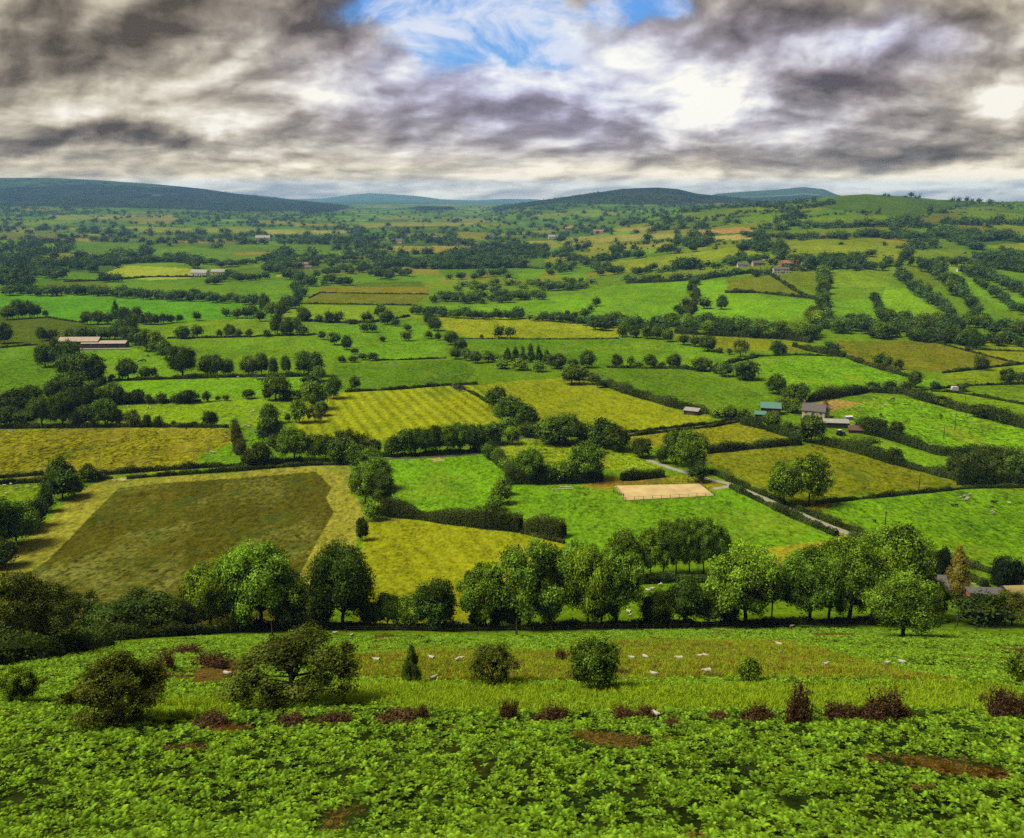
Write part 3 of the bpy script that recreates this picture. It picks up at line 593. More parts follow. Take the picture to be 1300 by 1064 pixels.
# ------------------------------------------------------------------ trees: groups of (x, base y, height px, width px, kind)
def row(pts, n, h, w, kinds, jx=2, jy=1, seed=0, hv=.25):
    r = random.Random(seed+int(pts[0][0])); d = dens(pts, 20); s = [0]
    for a, b in zip(d[:-1], d[1:]): s.append(s[-1]+math.hypot(*(b-a)))
    o = []
    for i in range(n):
        q = (i+.5)/n*s[-1]; k = r.uniform(1-hv, 1+hv)
        o.append((float(np.interp(q, s, d[:, 0]))+r.uniform(-jx, jx), float(np.interp(q, s, d[:, 1]))+r.uniform(-jy, jy), h*k, w*k*r.uniform(.9, 1.15), r.choice(kinds)))
    return o
G = [
 ('at the foot of the bracken slope, left of the olive field', [(18,832,88,95,'h'),(58,818,64,80,'h'),(104,807,48,52,'h'),(128,806,40,36,'e'),(180,806,46,95,'d'),(228,804,40,50,'d')]),
 ('in the clump below the olive field', [(268,801,76,72,'m'),(300,800,86,60,'a'),(332,799,98,88,'a'),(372,799,60,52,'m'),(402,799,55,48,'d')]),
 ('below the pale field margin corner', [(436,799,100,82,'b')]),
 ('below the yellow field, left of the big sycamores', [(468,798,36,28,'d'),(492,798,44,48,'e'),(522,799,42,46,'e'),(554,800,60,56,'b')]),
 ('under the airy trees by the slope foot', [(606,799,30,22,'d'),(638,797,44,40,'d'),(655,797,38,28,'d'),(696,798,30,22,'h')]),
 ('below the yellow field at the slope foot', [(617,798,74,66,'c'),(672,797,102,104,'c'),(696,795,86,60,'c')]),
 ('in the tall central clump above the slope foot', [(733,748,56,50,'m'),(737,762,40,40,'a'),(746,797,96,66,'a'),(782,796,96,72,'a'),(764,797,70,50,'m')]),
 ('in the dark copse below the riding arena', [(790,736,60,48,'b'),(826,732,56,34,'c'),(842,730,66,40,'c'),(858,730,66,40,'c'),(875,729,68,40,'c'),(893,728,66,40,'c'),(910,728,56,34,'c')]),
 ('in the dark low row right of the central clump', [(834,796,42,42,'b'),(870,795,58,48,'b'),(900,794,44,44,'b'),(925,793,30,26,'b')]),
 ('in the bright row at the slope foot, right side', [(946,794,88,90,'a'),(1028,791,86,78,'a'),(1052,791,80,60,'a'),(1078,790,92,84,'a'),(1106,790,86,70,'a'),(1134,787,104,100,'a'),(1184,789,46,38,'b')]),
 ('jutting onto the bracken slope at right', [(1146,809,68,84,'m')]),
 ('in the cottage garden at right', [(1215,752,50,27,'g'),(1197,733,34,18,'y'),(1272,744,34,24,'y'),(1288,744,30,16,'y')]),
 ('beside the cottage garden at right', [(1246,793,34,60,'d'),(1284,795,38,40,'h'),(1218,768,14,10,'d')]),
 ('on the bracken slope', [(155,920,72,108,'h'),(372,893,76,148,'H'),(625,870,48,60,'h')]),
 ('standing alone on the bracken slope', [(753,875,56,64,'b'),(1298,868,34,34,'b'),(28,893,38,38,'m')]),
 ('standing alone among the bracken', [(523,867,44,24,'p'),(950,866,28,28,'m')]),
 ('beside the lane, right of the sand arena', [(994,641,54,48,'a'),(1027,641,60,54,'c')]),
 ('at the lane bend above the sand arena', [(858,590,44,40,'b'),(878,600,52,46,'m'),(886,612,26,24,'d'),(815,581,26,28,'d'),(840,588,20,16,'d')]),
 ('in the dark round clump above the marshy field', [(700,563,34,44,'b'),(718,564,38,46,'b'),(742,562,30,26,'e'),(766,567,34,38,'b'),(784,572,32,34,'b')]),
 ('in the thicket between the two mown fields', [(630,517,26,28,'b'),(634,530,20,24,'e'),(648,535,32,34,'b'),(667,546,34,32,'b'),(645,552,22,24,'m'),(651,564,24,18,'a'),(625,564,28,30,'b'),(670,554,20,26,'d')]),
 ('in the wooded belt below the striped field', [(500,579,26,24,'b'),(514,579,34,24,'b'),(527,578,36,24,'b'),(540,578,36,24,'b'),(553,577,38,24,'b'),(568,577,38,26,'m'),(582,575,38,26,'m'),(597,574,38,26,'b'),(608,574,34,22,'b')]),
 ('in the hedge above the emerald field', [(620,583,20,20,'e'),(632,586,18,18,'e'),(645,594,16,18,'e')]),
 ('in the hedge below the marshy field', [(650,606,24,34,'e'),(672,612,42,40,'m'),(700,611,26,30,'e'),(716,611,26,30,'e'),(746,610,48,48,'c')]),
 ('between the emerald field and the arena field', [(628,648,20,24,'e'),(636,640,28,26,'e'),(640,628,24,22,'e')]),
 ('in the thicket right of the pale field margin', [(470,600,32,34,'e'),(456,596,30,30,'b'),(478,622,40,44,'m'),(464,640,48,40,'m'),(484,642,42,38,'b'),(474,660,26,24,'e'),(460,686,30,18,'d')]),
 ('in the lane-side row above the olive field', [(374,586,42,40,'m'),(400,585,32,26,'m'),(414,586,36,28,'b'),(430,588,34,28,'b'),(444,588,28,26,'e'),(440,580,36,32,'h'),(458,578,30,28,'h'),(476,577,20,18,'d')]),
 ('beside the small green field above the lane', [(330,591,30,30,'d'),(316,592,20,18,'d'),(344,562,34,32,'b'),(342,538,26,24,'m'),(352,572,22,24,'d'),(300,560,24,12,'h'),(303,572,24,14,'h'),(298,545,14,10,'h'),(307,579,22,14,'h')]),
 ('left of the striped field', [(381,537,30,22,'m'),(366,536,12,8,'d'),(400,520,34,32,'m'),(396,506,20,24,'m'),(400,536,22,20,'h'),(408,528,20,18,'e'),(424,506,28,20,'b'),(396,496,20,26,'b'),(404,484,20,20,'m'),(451,495,18,16,'b')]),
 ('right of the cow pasture', [(350,508,34,32,'b'),(368,508,14,24,'d'),(340,508,16,10,'d'),(385,508,14,20,'d')]),
 ('dotted along the low hedge under the cow pasture', [(316,506,12,15,'d'),(287,509,8,8,'d'),(277,509,7,6,'d'),(263,510,13,11,'d'),(240,512,17,22,'d'),(224,512,12,14,'d'),(205,512,14,13,'d'),(190,513,12,10,'d'),(176,512,18,18,'d'),(162,513,16,14,'d'),(144,513,26,26,'b'),(128,513,20,20,'d'),(110,514,24,22,'d')]),
 ('along the hedge above the orange-brown field', [(54,541,36,28,'b'),(80,541,38,30,'b'),(102,541,24,24,'d'),(118,541,26,24,'d'),(134,541,32,28,'b'),(148,541,24,18,'d'),(168,541,20,22,'h'),(187,542,16,10,'d'),(201,542,14,12,'d'),(221,541,7,6,'d'),(246,541,6,10,'d'),(268,541,20,18,'d')]),
 ('in the dark wood at the left edge', [(24,526,28,32,'b'),(6,530,28,34,'d'),(38,516,24,26,'b'),(8,541,24,30,'d'),(30,541,20,30,'d')]),
 ('in the hedge running down from the long barn', [(58,466,28,20,'b'),(74,466,32,22,'b'),(90,467,32,24,'b'),(84,478,26,20,'b'),(104,482,32,26,'b'),(120,486,34,28,'b'),(92,498,24,30,'b'),(78,502,22,28,'b'),(98,512,20,24,'d'),(70,508,24,22,'d')]),
 ('at the right end of the long barn', [(172,438,22,20,'b'),(186,446,26,22,'b'),(200,450,28,22,'m'),(210,456,24,18,'m'),(162,434,18,18,'b'),(218,462,14,14,'d')]),
 ('behind the long barn', [(54,433,16,12,'b'),(66,432,12,16,'d'),(88,431,12,12,'b'),(106,431,14,14,'b'),(118,431,13,12,'b'),(132,431,14,14,'b'),(146,431,18,18,'b'),(152,424,18,16,'m')]),
 ('in the dark clump behind the barn, below the emerald field', [(111,412,16,14,'b'),(124,412,16,16,'b'),(137,412,14,14,'b'),(147,405,22,10,'p'),(160,409,18,16,'b'),(175,410,20,16,'b'),(167,420,20,18,'b'),(186,412,14,16,'b'),(196,412,12,14,'d')]),
 ('in the dark clump left of the emerald field', [(10,406,16,16,'b'),(24,405,22,18,'b'),(38,404,20,16,'b'),(48,403,14,12,'b'),(58,403,9,6,'d'),(6,436,24,20,'b')]),
 ('along the lower edge of the emerald field', [(208,411,13,12,'d'),(218,410,10,10,'d'),(228,409,10,9,'d'),(250,407,11,10,'b'),(287,402,11,11,'b'),(302,404,12,14,'b'),(314,404,14,14,'b'),(322,402,14,12,'b')]),
 ('in the hedgerow above the middle pasture', [(232,430,16,18,'b'),(251,428,14,15,'b'),(279,428,9,8,'d'),(292,428,16,16,'b'),(303,428,10,10,'d'),(317,428,10,10,'d'),(339,428,9,9,'b')]),
 ('along the dark hedge above the cow pasture', [(232,478,38,36,'b'),(163,482,26,24,'b'),(185,481,16,14,'b'),(196,480,14,10,'d'),(142,483,8,10,'d'),(264,478,26,22,'b'),(276,478,28,18,'b'),(290,477,22,18,'b'),(316,477,26,20,'b'),(332,476,28,18,'b'),(348,477,24,12,'b'),(364,474,22,13,'b'),(386,477,32,22,'b'),(400,478,30,22,'b')]),
 ('where the hedges meet left of the round-tree meadow', [(336,396,22,14,'b'),(330,408,14,12,'b'),(356,404,22,16,'b'),(352,424,24,20,'b'),(364,426,20,18,'b'),(376,422,18,16,'b'),(384,426,14,14,'d'),(386,408,18,18,'b'),(344,402,18,16,'m')]),
 ('along the hedge above the round-tree meadow', [(406,409,10,10,'b'),(418,410,15,14,'b'),(430,410,14,14,'b'),(447,411,6,18,'d'),(466,408,12,16,'b'),(478,402,10,8,'d'),(492,412,18,18,'b'),(502,414,10,12,'b'),(484,400,14,12,'b')]),
 ('dotted in the round-tree meadow', [(463,422,12,12,'b'),(473,422,12,12,'b'),(486,434,7,9,'d'),(517,420,9,10,'b'),(516,433,13,13,'b')]),
 ('on the hedge left of the round-tree meadow', [(409,431,10,11,'b'),(425,438,15,18,'b'),(440,444,18,14,'b'),(450,450,9,10,'d'),(434,460,9,10,'b'),(448,460,8,14,'d'),(461,457,9,12,'d'),(473,458,10,16,'d')]),
 ('in the two-tone field below the long wood', [(634,429,15,14,'b'),(648,429,13,14,'b'),(611,430,6,5,'d')]),
 ('in the belt sweeping right of the round-tree meadow', [(544,412,16,12,'b'),(552,420,18,18,'b'),(545,430,10,12,'d'),(556,432,10,10,'d'),(572,438,18,20,'b'),(584,447,18,16,'b'),(578,456,16,16,'b'),(592,458,16,16,'m'),(604,461,16,16,'m')]),
 ('in the feathery copse above the striped field', [(620,460,14,16,'m'),(632,460,12,16,'m'),(644,459,18,12,'p'),(654,460,20,12,'p'),(664,460,22,12,'p'),(674,460,24,12,'p'),(684,461,22,12,'p'),(694,462,20,12,'p'),(638,468,12,20,'m'),(660,470,14,24,'m'),(684,472,14,20,'m')]),
 ('at the right end of the feathery copse', [(707,468,20,24,'b'),(728,466,10,14,'d'),(745,467,22,22,'b'),(726,488,26,30,'b'),(736,482,16,18,'d'),(752,488,14,20,'b'),(764,492,10,16,'d')]),
 ('in the hedgerow left of the reedy green field', [(783,466,16,14,'b'),(800,465,14,11,'m'),(810,467,8,12,'d'),(826,467,17,18,'b'),(841,466,7,8,'d'),(855,467,18,19,'b')]),
 ('around the reedy green field', [(890,471,17,26,'b'),(908,474,9,12,'d'),(920,478,17,22,'b'),(947,482,24,32,'b'),(986,500,24,26,'b'),(1006,515,26,28,'b'),(1018,510,22,18,'b'),(870,468,4,6,'d')]),
 ('in the row below the valley belt', [(868,438,14,16,'b'),(882,440,14,16,'b'),(898,446,20,24,'b'),(914,448,7,10,'d'),(926,450,8,8,'d'),(940,453,22,20,'h'),(955,454,6,8,'d'),(988,450,16,24,'b'),(833,431,18,14,'b'),(848,434,18,14,'b'),(790,428,14,14,'b'),(804,429,16,16,'b'),(822,430,16,16,'b')]),
 ('beside the long olive field right of the reedy field', [(1053,442,9,12,'b'),(1062,446,8,12,'b'),(1117,464,14,16,'b'),(1126,466,12,14,'b'),(1141,469,12,12,'d'),(1092,461,7,10,'d'),(1228,446,8,6,'d')]),
 ('in the hedges above the long dark hedge at right', [(1162,492,20,16,'b'),(1187,494,10,11,'b'),(1244,470,20,18,'h'),(1278,487,18,18,'b'),(1296,486,12,14,'d'),(1224,497,10,14,'d')]),
 ('in the long hedge above the horse field', [(1108,496,12,16,'d'),(1130,497,13,18,'d'),(1150,500,14,18,'d'),(1195,514,12,20,'d'),(1248,530,16,30,'d'),(1278,538,12,18,'d')]),
 ('around the farmhouse', [(1030,562,34,32,'b'),(1020,560,22,18,'d'),(979,543,20,22,'b'),(1048,520,12,9,'p'),(1006,524,18,22,'m'),(994,520,14,16,'b'),(945,532,14,14,'e'),(926,530,16,18,'e'),(910,530,12,16,'e'),(952,536,10,16,'d'),(1000,548,12,16,'d'),(1012,552,12,14,'d'),(962,540,10,12,'d')]),
 ('in the thick hedges right of the farmhouse', [(1110,551,20,30,'d'),(1098,547,18,18,'d'),(1138,551,16,18,'d'),(1215,608,30,28,'d'),(1236,612,34,30,'d'),(1244,590,20,24,'d'),(1270,596,20,30,'d'),(1290,606,24,30,'b'),(1262,612,22,28,'d'),(1105,570,14,24,'d'),(1135,584,14,20,'d'),(1254,580,16,26,'e')]),
 ('at the left end of the hedge above the olive pasture', [(892,574,16,14,'d'),(902,572,8,12,'d')]),
 ('beside the gate of the pale field margin', [(76,616,32,26,'b'),(66,624,24,24,'d'),(88,612,22,20,'d'),(112,611,20,20,'b'),(122,611,14,14,'d'),(80,634,34,34,'b'),(94,630,26,24,'m')]),
 ('at the left edge beside the pale field margin', [(22,692,52,56,'e'),(-8,700,60,60,'b'),(46,668,32,28,'d'),(60,650,28,18,'b'),(2,720,30,40,'d'),(34,676,24,30,'d')]),
 ('in the row up the slope field boundary', [(884,362,10,10,'b'),(876,372,12,10,'b'),(880,382,12,10,'b'),(894,392,14,18,'b'),(916,393,18,16,'b'),(870,390,12,14,'b'),(860,396,10,10,'b'),(866,402,14,12,'b')]),
 ('below the scrub wood', [(757,389,12,12,'b'),(749,396,8,10,'b'),(742,404,12,16,'b'),(730,404,8,10,'d'),(720,402,8,8,'d')]),
 ('on the skyline of the green hill', [(1123,249.5,3.6,4.4,'b'),(1128,250,3.2,3.6,'b'),(1149,251,2.6,4,'b'),(1156,250.5,5.5,6.5,'b'),(1162,252,3.4,3,'b'),(1167,252.5,4.6,4.5,'b'),(1209,256.5,5,6,'b'),(1217,256.5,4.6,6,'b'),(1227,257,5.8,5,'b'),(1234,257.5,4.6,5,'b'),(1243,258,5.2,6,'b'),(1256,260,5.6,7.5,'b')]),
 ('on the flank of the green hill', [(1152,278,6,8,'b'),(1116,271,6,5,'b'),(1138,286,7,11,'b'),(1154,326,12,13,'b'),(1122,312,5,6,'b'),(1068,311,4,7,'b'),(1210,338,10,9,'b'),(1156,338,12,8,'b')]),
]
# dense tree belts and woods: (outline or line, count, px height, px width, kinds)
R_ = row
BELTS = [
 ('in the valley belt under the hill fields', R_([(745,414),(800,418),(850,416),(900,420)], 22, 15, 17, 'bbm', 3, 5)+R_([(900,420),(960,424),(1040,430)], 26, 15, 17, 'bme', 3, 5)+R_([(1030,408),(1060,416),(1120,424),(1200,430),(1240,440)], 44, 17, 17, 'bbbm', 4, 7)+R_([(1120,412),(1200,420),(1300,422)], 22, 15, 16, 'bbm', 4, 5)+R_([(1150,432),(1240,438),(1310,440)], 16, 12, 14, 'bd', 3, 3)),
 ('in the belt between the steep hill strips', R_([(1046,348),(1044,375),(1048,400)], 14, 15, 14, 'bm', 3, 3)+R_([(1108,380),(1116,396),(1124,410)], 9, 11, 11, 'bm', 2, 2)+R_([(1140,352),(1160,370),(1190,388),(1214,408)], 18, 12, 12, 'b', 3, 3)+R_([(1170,338),(1192,352),(1215,372),(1232,392),(1240,404)], 22, 14, 14, 'bbm', 6, 4)+R_([(1222,346),(1240,360),(1270,380),(1300,400)], 16, 11, 12, 'b', 4, 3)+R_([(1240,345),(1262,356),(1280,368),(1310,380)], 12, 10, 11, 'b', 3, 2)),
 ('in the scrub wood beyond the bright fields', R_([(545,383),(600,385),(650,383),(690,381)], 22, 9, 11, 'b', 3, 2)+R_([(560,376),(620,376),(680,374),(730,370),(755,360)], 26, 8, 12, 'me', 4, 4)+R_([(580,366),(640,364),(700,362),(740,360)], 24, 7, 12, 'me', 4, 4)+R_([(570,358),(620,352),(650,352)], 10, 9, 10, 'b', 4, 3)),
 ('in the hedgerow between the two bright fields', R_([(524,399),(560,403),(600,405),(640,406),(665,405)], 22, 12, 12, 'bhm', 2, 1)+R_([(672,407),(700,408),(740,412),(775,415)], 18, 10, 11, 'bm', 2, 1)),
 ('in the dark belt beyond the emerald field', R_([(5,374),(60,374),(130,376),(200,380),(262,382),(330,388)], 46, 10, 12, 'bbm', 3, 2)+R_([(0,366),(40,364)], 6, 14, 14, 'b', 3, 2)+R_([(66,356),(80,356)], 2, 12, 14, 'b')+R_([(130,358),(150,357)], 3, 11, 12, 'b')),
 ('in the dark wood beyond the emerald field', R_([(-20,344),(40,342),(90,342),(124,345)], 24, 12, 13, 'b', 3, 2)+R_([(-20,352),(20,352),(66,350)], 14, 11, 13, 'b', 3, 3)+R_([(-20,358),(30,360)], 6, 8, 12, 'b', 3, 2)),
 ('in the belt below the far village', R_([(262,362),(300,356),(340,352)], 12, 9, 10, 'b', 2, 3)+R_([(340,345),(360,350),(390,362),(400,366)], 14, 12, 12, 'bm', 4, 4)+R_([(370,366),(385,378),(372,392),(352,396)], 10, 13, 12, 'bm', 3, 3)+R_([(400,352),(440,346),(480,348),(520,350)], 16, 10, 11, 'b', 3, 2)+R_([(405,362),(430,360),(445,362)], 6, 10, 12, 'b', 2, 2)+R_([(470,352),(500,356)], 5, 12, 11, 'b', 2, 2)),
 ('around the hill hamlet', R_([(800,350),(850,343),(900,340),(930,336)], 18, 8, 10, 'bm', 3, 2)+R_([(935,330),(960,333),(1000,333),(1040,338),(1100,342),(1145,338)], 34, 9, 10, 'b', 4, 4)+R_([(955,318),(975,316),(1000,318)], 8, 9, 10, 'm', 4, 3)+R_([(790,358),(840,356),(900,354),(935,348)], 20, 7, 10, 'b', 3, 1)+R_([(955,352),(1000,342),(1040,344)], 12, 6, 9, 'b', 3, 2)+R_([(700,348),(740,336),(760,345),(790,350)], 18, 10, 11, 'b', 6, 5)),
]
ITEMS = []
for ph, L in G: ITEMS += [(x, y, h, w, k, ph, 1) for x, y, h, w, k in L]
for ph, L in BELTS: ITEMS += [(x, y, h, w, k, ph, 0) for x, y, h, w, k in L]
Wp = at(np.array([i[0] for i in ITEMS]), np.array([i[1] for i in ITEMS]))
def isbush(k): return k in 'de'
trees = [(i, p) for i, p in zip(ITEMS, Wp) if not isbush(i[4])]; bushes = [(i, p) for i, p in zip(ITEMS, Wp) if isbush(i[4])]
trees.sort(key=lambda q: -(q[0][2]+(6 if q[0][6] else 0))); bushes.sort(key=lambda q: -(q[0][2]+(6 if q[0][6] else 0)))
solo = trees[:292]+bushes[:190]; rest = trees[292:]+bushes[190:]
print('trees', len(trees), 'bushes', len(bushes))
ORD = ['first','second','third','fourth','fifth','sixth','seventh','eighth','ninth','tenth','eleventh','twelfth']+['%dth' % i for i in range(13, 80)]
def sizeword(m): return 'small ' if m < 5 else 'tall ' if m > 17 else ''
groups = {}
for it, p in solo: groups.setdefault((it[5], KIND[it[4]][2][1]), []).append((it, p))
for (ph, word), L in groups.items():
    L.sort(key=lambda q: q[0][0])
    sub = {}
    for it, p in L: sub.setdefault(it[4], []).append(it)
    for it, p in L:
        x, y, h, w, k = it[:5]; s = mpp(p); H = h*s/math.cos(math.atan2(CZ-p[2], p[1]))*.97; Wd = w*s
        if KIND[k][2][1] != 'tree' and k in 'de': H *= .94
        o = place(k, p, Wd*1.04, H*1.03, lod_for(h), random.randrange(3 if h > 62 else 5), random.uniform(0, 6.28))
        n = len(sub[k]); d = KIND[k][2]; j = sub[k].index(it)
        lab = d[0]+' '+d[1]+' '+ph if n == 1 else '%s %s %s, %s from the left' % (d[0], d[1], ph, ORD[j]) if j < n-1 or n > 20 else '%s %s %s, the rightmost one' % (d[0], d[1], ph)
        lab = lab.split(); 
        if len(lab) > 16: lab = [q for q in lab if q not in ('the',)][:16]
        tag(o, ' '.join(lab), {'tree': 'tree', 'bush': 'bush', 'conifer': 'conifer'}[word], 'trees and bushes '+ph)
# remaining belt trees and the open plain
far = []
for it, p in rest: 
    s = mpp(p); far.append((p, it[3]*s*1.05, it[2]*s*1.02, random.randrange(3), random.uniform(0, 6.28), 3 if it[2] > 8 else 4))
print('solo', len(solo), 'rest', len(rest))
def visible_scatter(n, box, seed):
    r = np.random.default_rng(seed); return np.stack([r.uniform(box[0], box[1], n), r.uniform(box[2], box[3], n)], 1)
q = visible_scatter(90000, (-60, 1360, 257, 347), 5); P = at(q[:, 0], q[:, 1]); _, gap = cell(P[:, 0], P[:, 1])
hw = waves(P[:, 0], P[:, 1], 420, 41)+.5*waves(P[:, 0], P[:, 1], 150, 42)
occ = np.zeros(len(P), bool)
for f in FIELDS:
    pp = np.array(f[0], float); c = pp.mean(0); occ[inpoly(q[:, 0], q[:, 1], c+(pp-c)*.97)] = True
t = P[:, 0]/P[:, 1]; onhill = (t > .2)*(P[:, 1] > 1000)*(P[:, 1] < 3400)
keep = ((gap < 9)*(hw > -.55)+(hw > .52)*(rng.uniform(size=len(P)) < .55)+(rng.uniform(size=len(P)) < .025)) > 0
keep &= ~occ; keep &= (P[:, 1] > 900)*(P[:, 1] < 7400); keep &= ~(onhill & (P[:, 1] > 2350)); keep &= (~onhill) | (rng.uniform(size=len(P)) < .45)
gsmall = (gap < 5) & (P[:, 1] > 900) & (P[:, 1] < 7000) & ~occ & (q[:, 1] < 342); keep &= (rng.uniform(size=len(P)) < .34*np.clip(.25+(q[:, 1]-258)/60, .25, 1)); keep &= q[:, 1] < 342
for p, qq in zip(P[keep], q[keep]):
    hgt = random.uniform(7, 15); s = mpp(p); far.append((p, hgt*random.uniform(.9, 1.7), hgt, random.randrange(3), random.uniform(0, 6.28), 3 if hgt/s > 9 else 4))
# hill hedgerows (photo lines), as small trees and thorn bushes
for p, qq in zip(P[gsmall & ~keep], q[gsmall & ~keep]):
    hgt = random.uniform(2.5, 5); far.append((p, hgt*random.uniform(2, 4), hgt, random.randrange(3), random.uniform(0, 6.28), 5))
HL = [([(1000,286),(1040,290),(1100,288),(1140,285),(1170,284)], 46, 8), ([(1130,288),(1160,290),(1200,285),(1250,284),(1300,286),(1370,287)], 50, 6), ([(960,262),(1000,266),(1040,262),(1060,258)], 34, 6), ([(890,266),(960,262),(1010,259),(1035,256)], 40, 5),
 ([(940,300),(1000,303),(1060,302),(1100,300),(1130,302)], 40, 7), ([(1100,300),(1140,303),(1180,304),(1200,298)], 28, 8), ([(1200,296),(1215,303),(1240,306),(1290,303)], 44, 10), ([(1205,300),(1225,312),(1245,318)], 22, 9), ([(1240,330),(1270,334),(1300,330)], 20, 10),
 ([(1225,322),(1260,326),(1300,322)], 14, 4), ([(1200,268),(1222,262),(1240,258)], 14, 3), ([(1130,290),(1150,300),(1142,306)], 8, 6), ([(1175,287),(1195,300),(1205,308)], 14, 5), ([(980,276),(1020,278),(1080,270),(1120,272)], 24, 3), ([(780,312),(850,308),(900,306)], 26, 5),
 ([(860,282),(900,277),(950,270),(1000,268)], 30, 4), ([(700,320),(760,318),(850,314),(930,310),(955,306)], 34, 4), ([(970,320),(1000,316),(1030,328)], 10, 3), ([(1060,336),(1090,330),(1110,322)], 14, 8), ([(1270,262),(1300,262),(1360,262)], 16, 3), ([(1190,332),(1230,335),(1290,345),(1340,350)], 30, 9), ([(820,278),(870,268),(900,264)], 24, 4),
 ([(960,300),(975,290),(990,283)], 10, 6), ([(940,318),(960,312),(970,304)], 16, 9), ([(1135,316),(1170,314),(1150,322)], 9, 5), ([(600,318),(640,314),(690,316)], 40, 8), ([(560,326),(620,322),(700,326),(740,330)], 50, 7), ([(300,300),(420,305),(560,303)], 60, 5), ([(280,340),(350,330),(450,330),(560,335)], 50, 8), ([(100,338),(200,332),(280,336)], 36, 8)]
for pts, n, h in HL:
    L = row(pts, n, h, h*1.15, 'b', 3, 1.2, 3, .4); W2 = at(np.array([l[0] for l in L]), np.array([l[1] for l in L]))
    for l, p in zip(L, W2):
        s = mpp(p); far.append((p, l[3]*s, max(2.2, l[2]*s*.8), random.randrange(3), random.uniform(0, 6.28), 3 if l[2] > 7 else 4))
# woodland on the far ranges
q = visible_scatter(15000, (-60, 1200, 226, 284), 9); P = at(q[:, 0], q[:, 1]); up = P[:, 2]-(CZ-np.interp(P[:, 1], _yy, _dd))
k = (P[:, 1] > 4200)*(P[:, 1] < 9500)*(up > 6)*(P[:, 1] < 7600)*(up < 125+50*waves(P[:, 0], P[:, 1], 1500, 3))*(waves(P[:, 0], P[:, 1], 700, 31)+waves(P[:, 0], P[:, 1], 190, 32) > .05) > 0
k &= (abs(P[:, 0]/P[:, 1]-.1) > -1)
for p in P[k][:4200]: hgt = random.uniform(5, 10); far.append((p, hgt*2.4, hgt, random.randrange(3), random.uniform(0, 6), 5))
print('far trees', len(far))
tag(merged('woodland', far, M['leaf_far'], 'b'), kind='stuff', label='mass of dark hedgerow trees and woods across the far plain and hills', cat='trees')
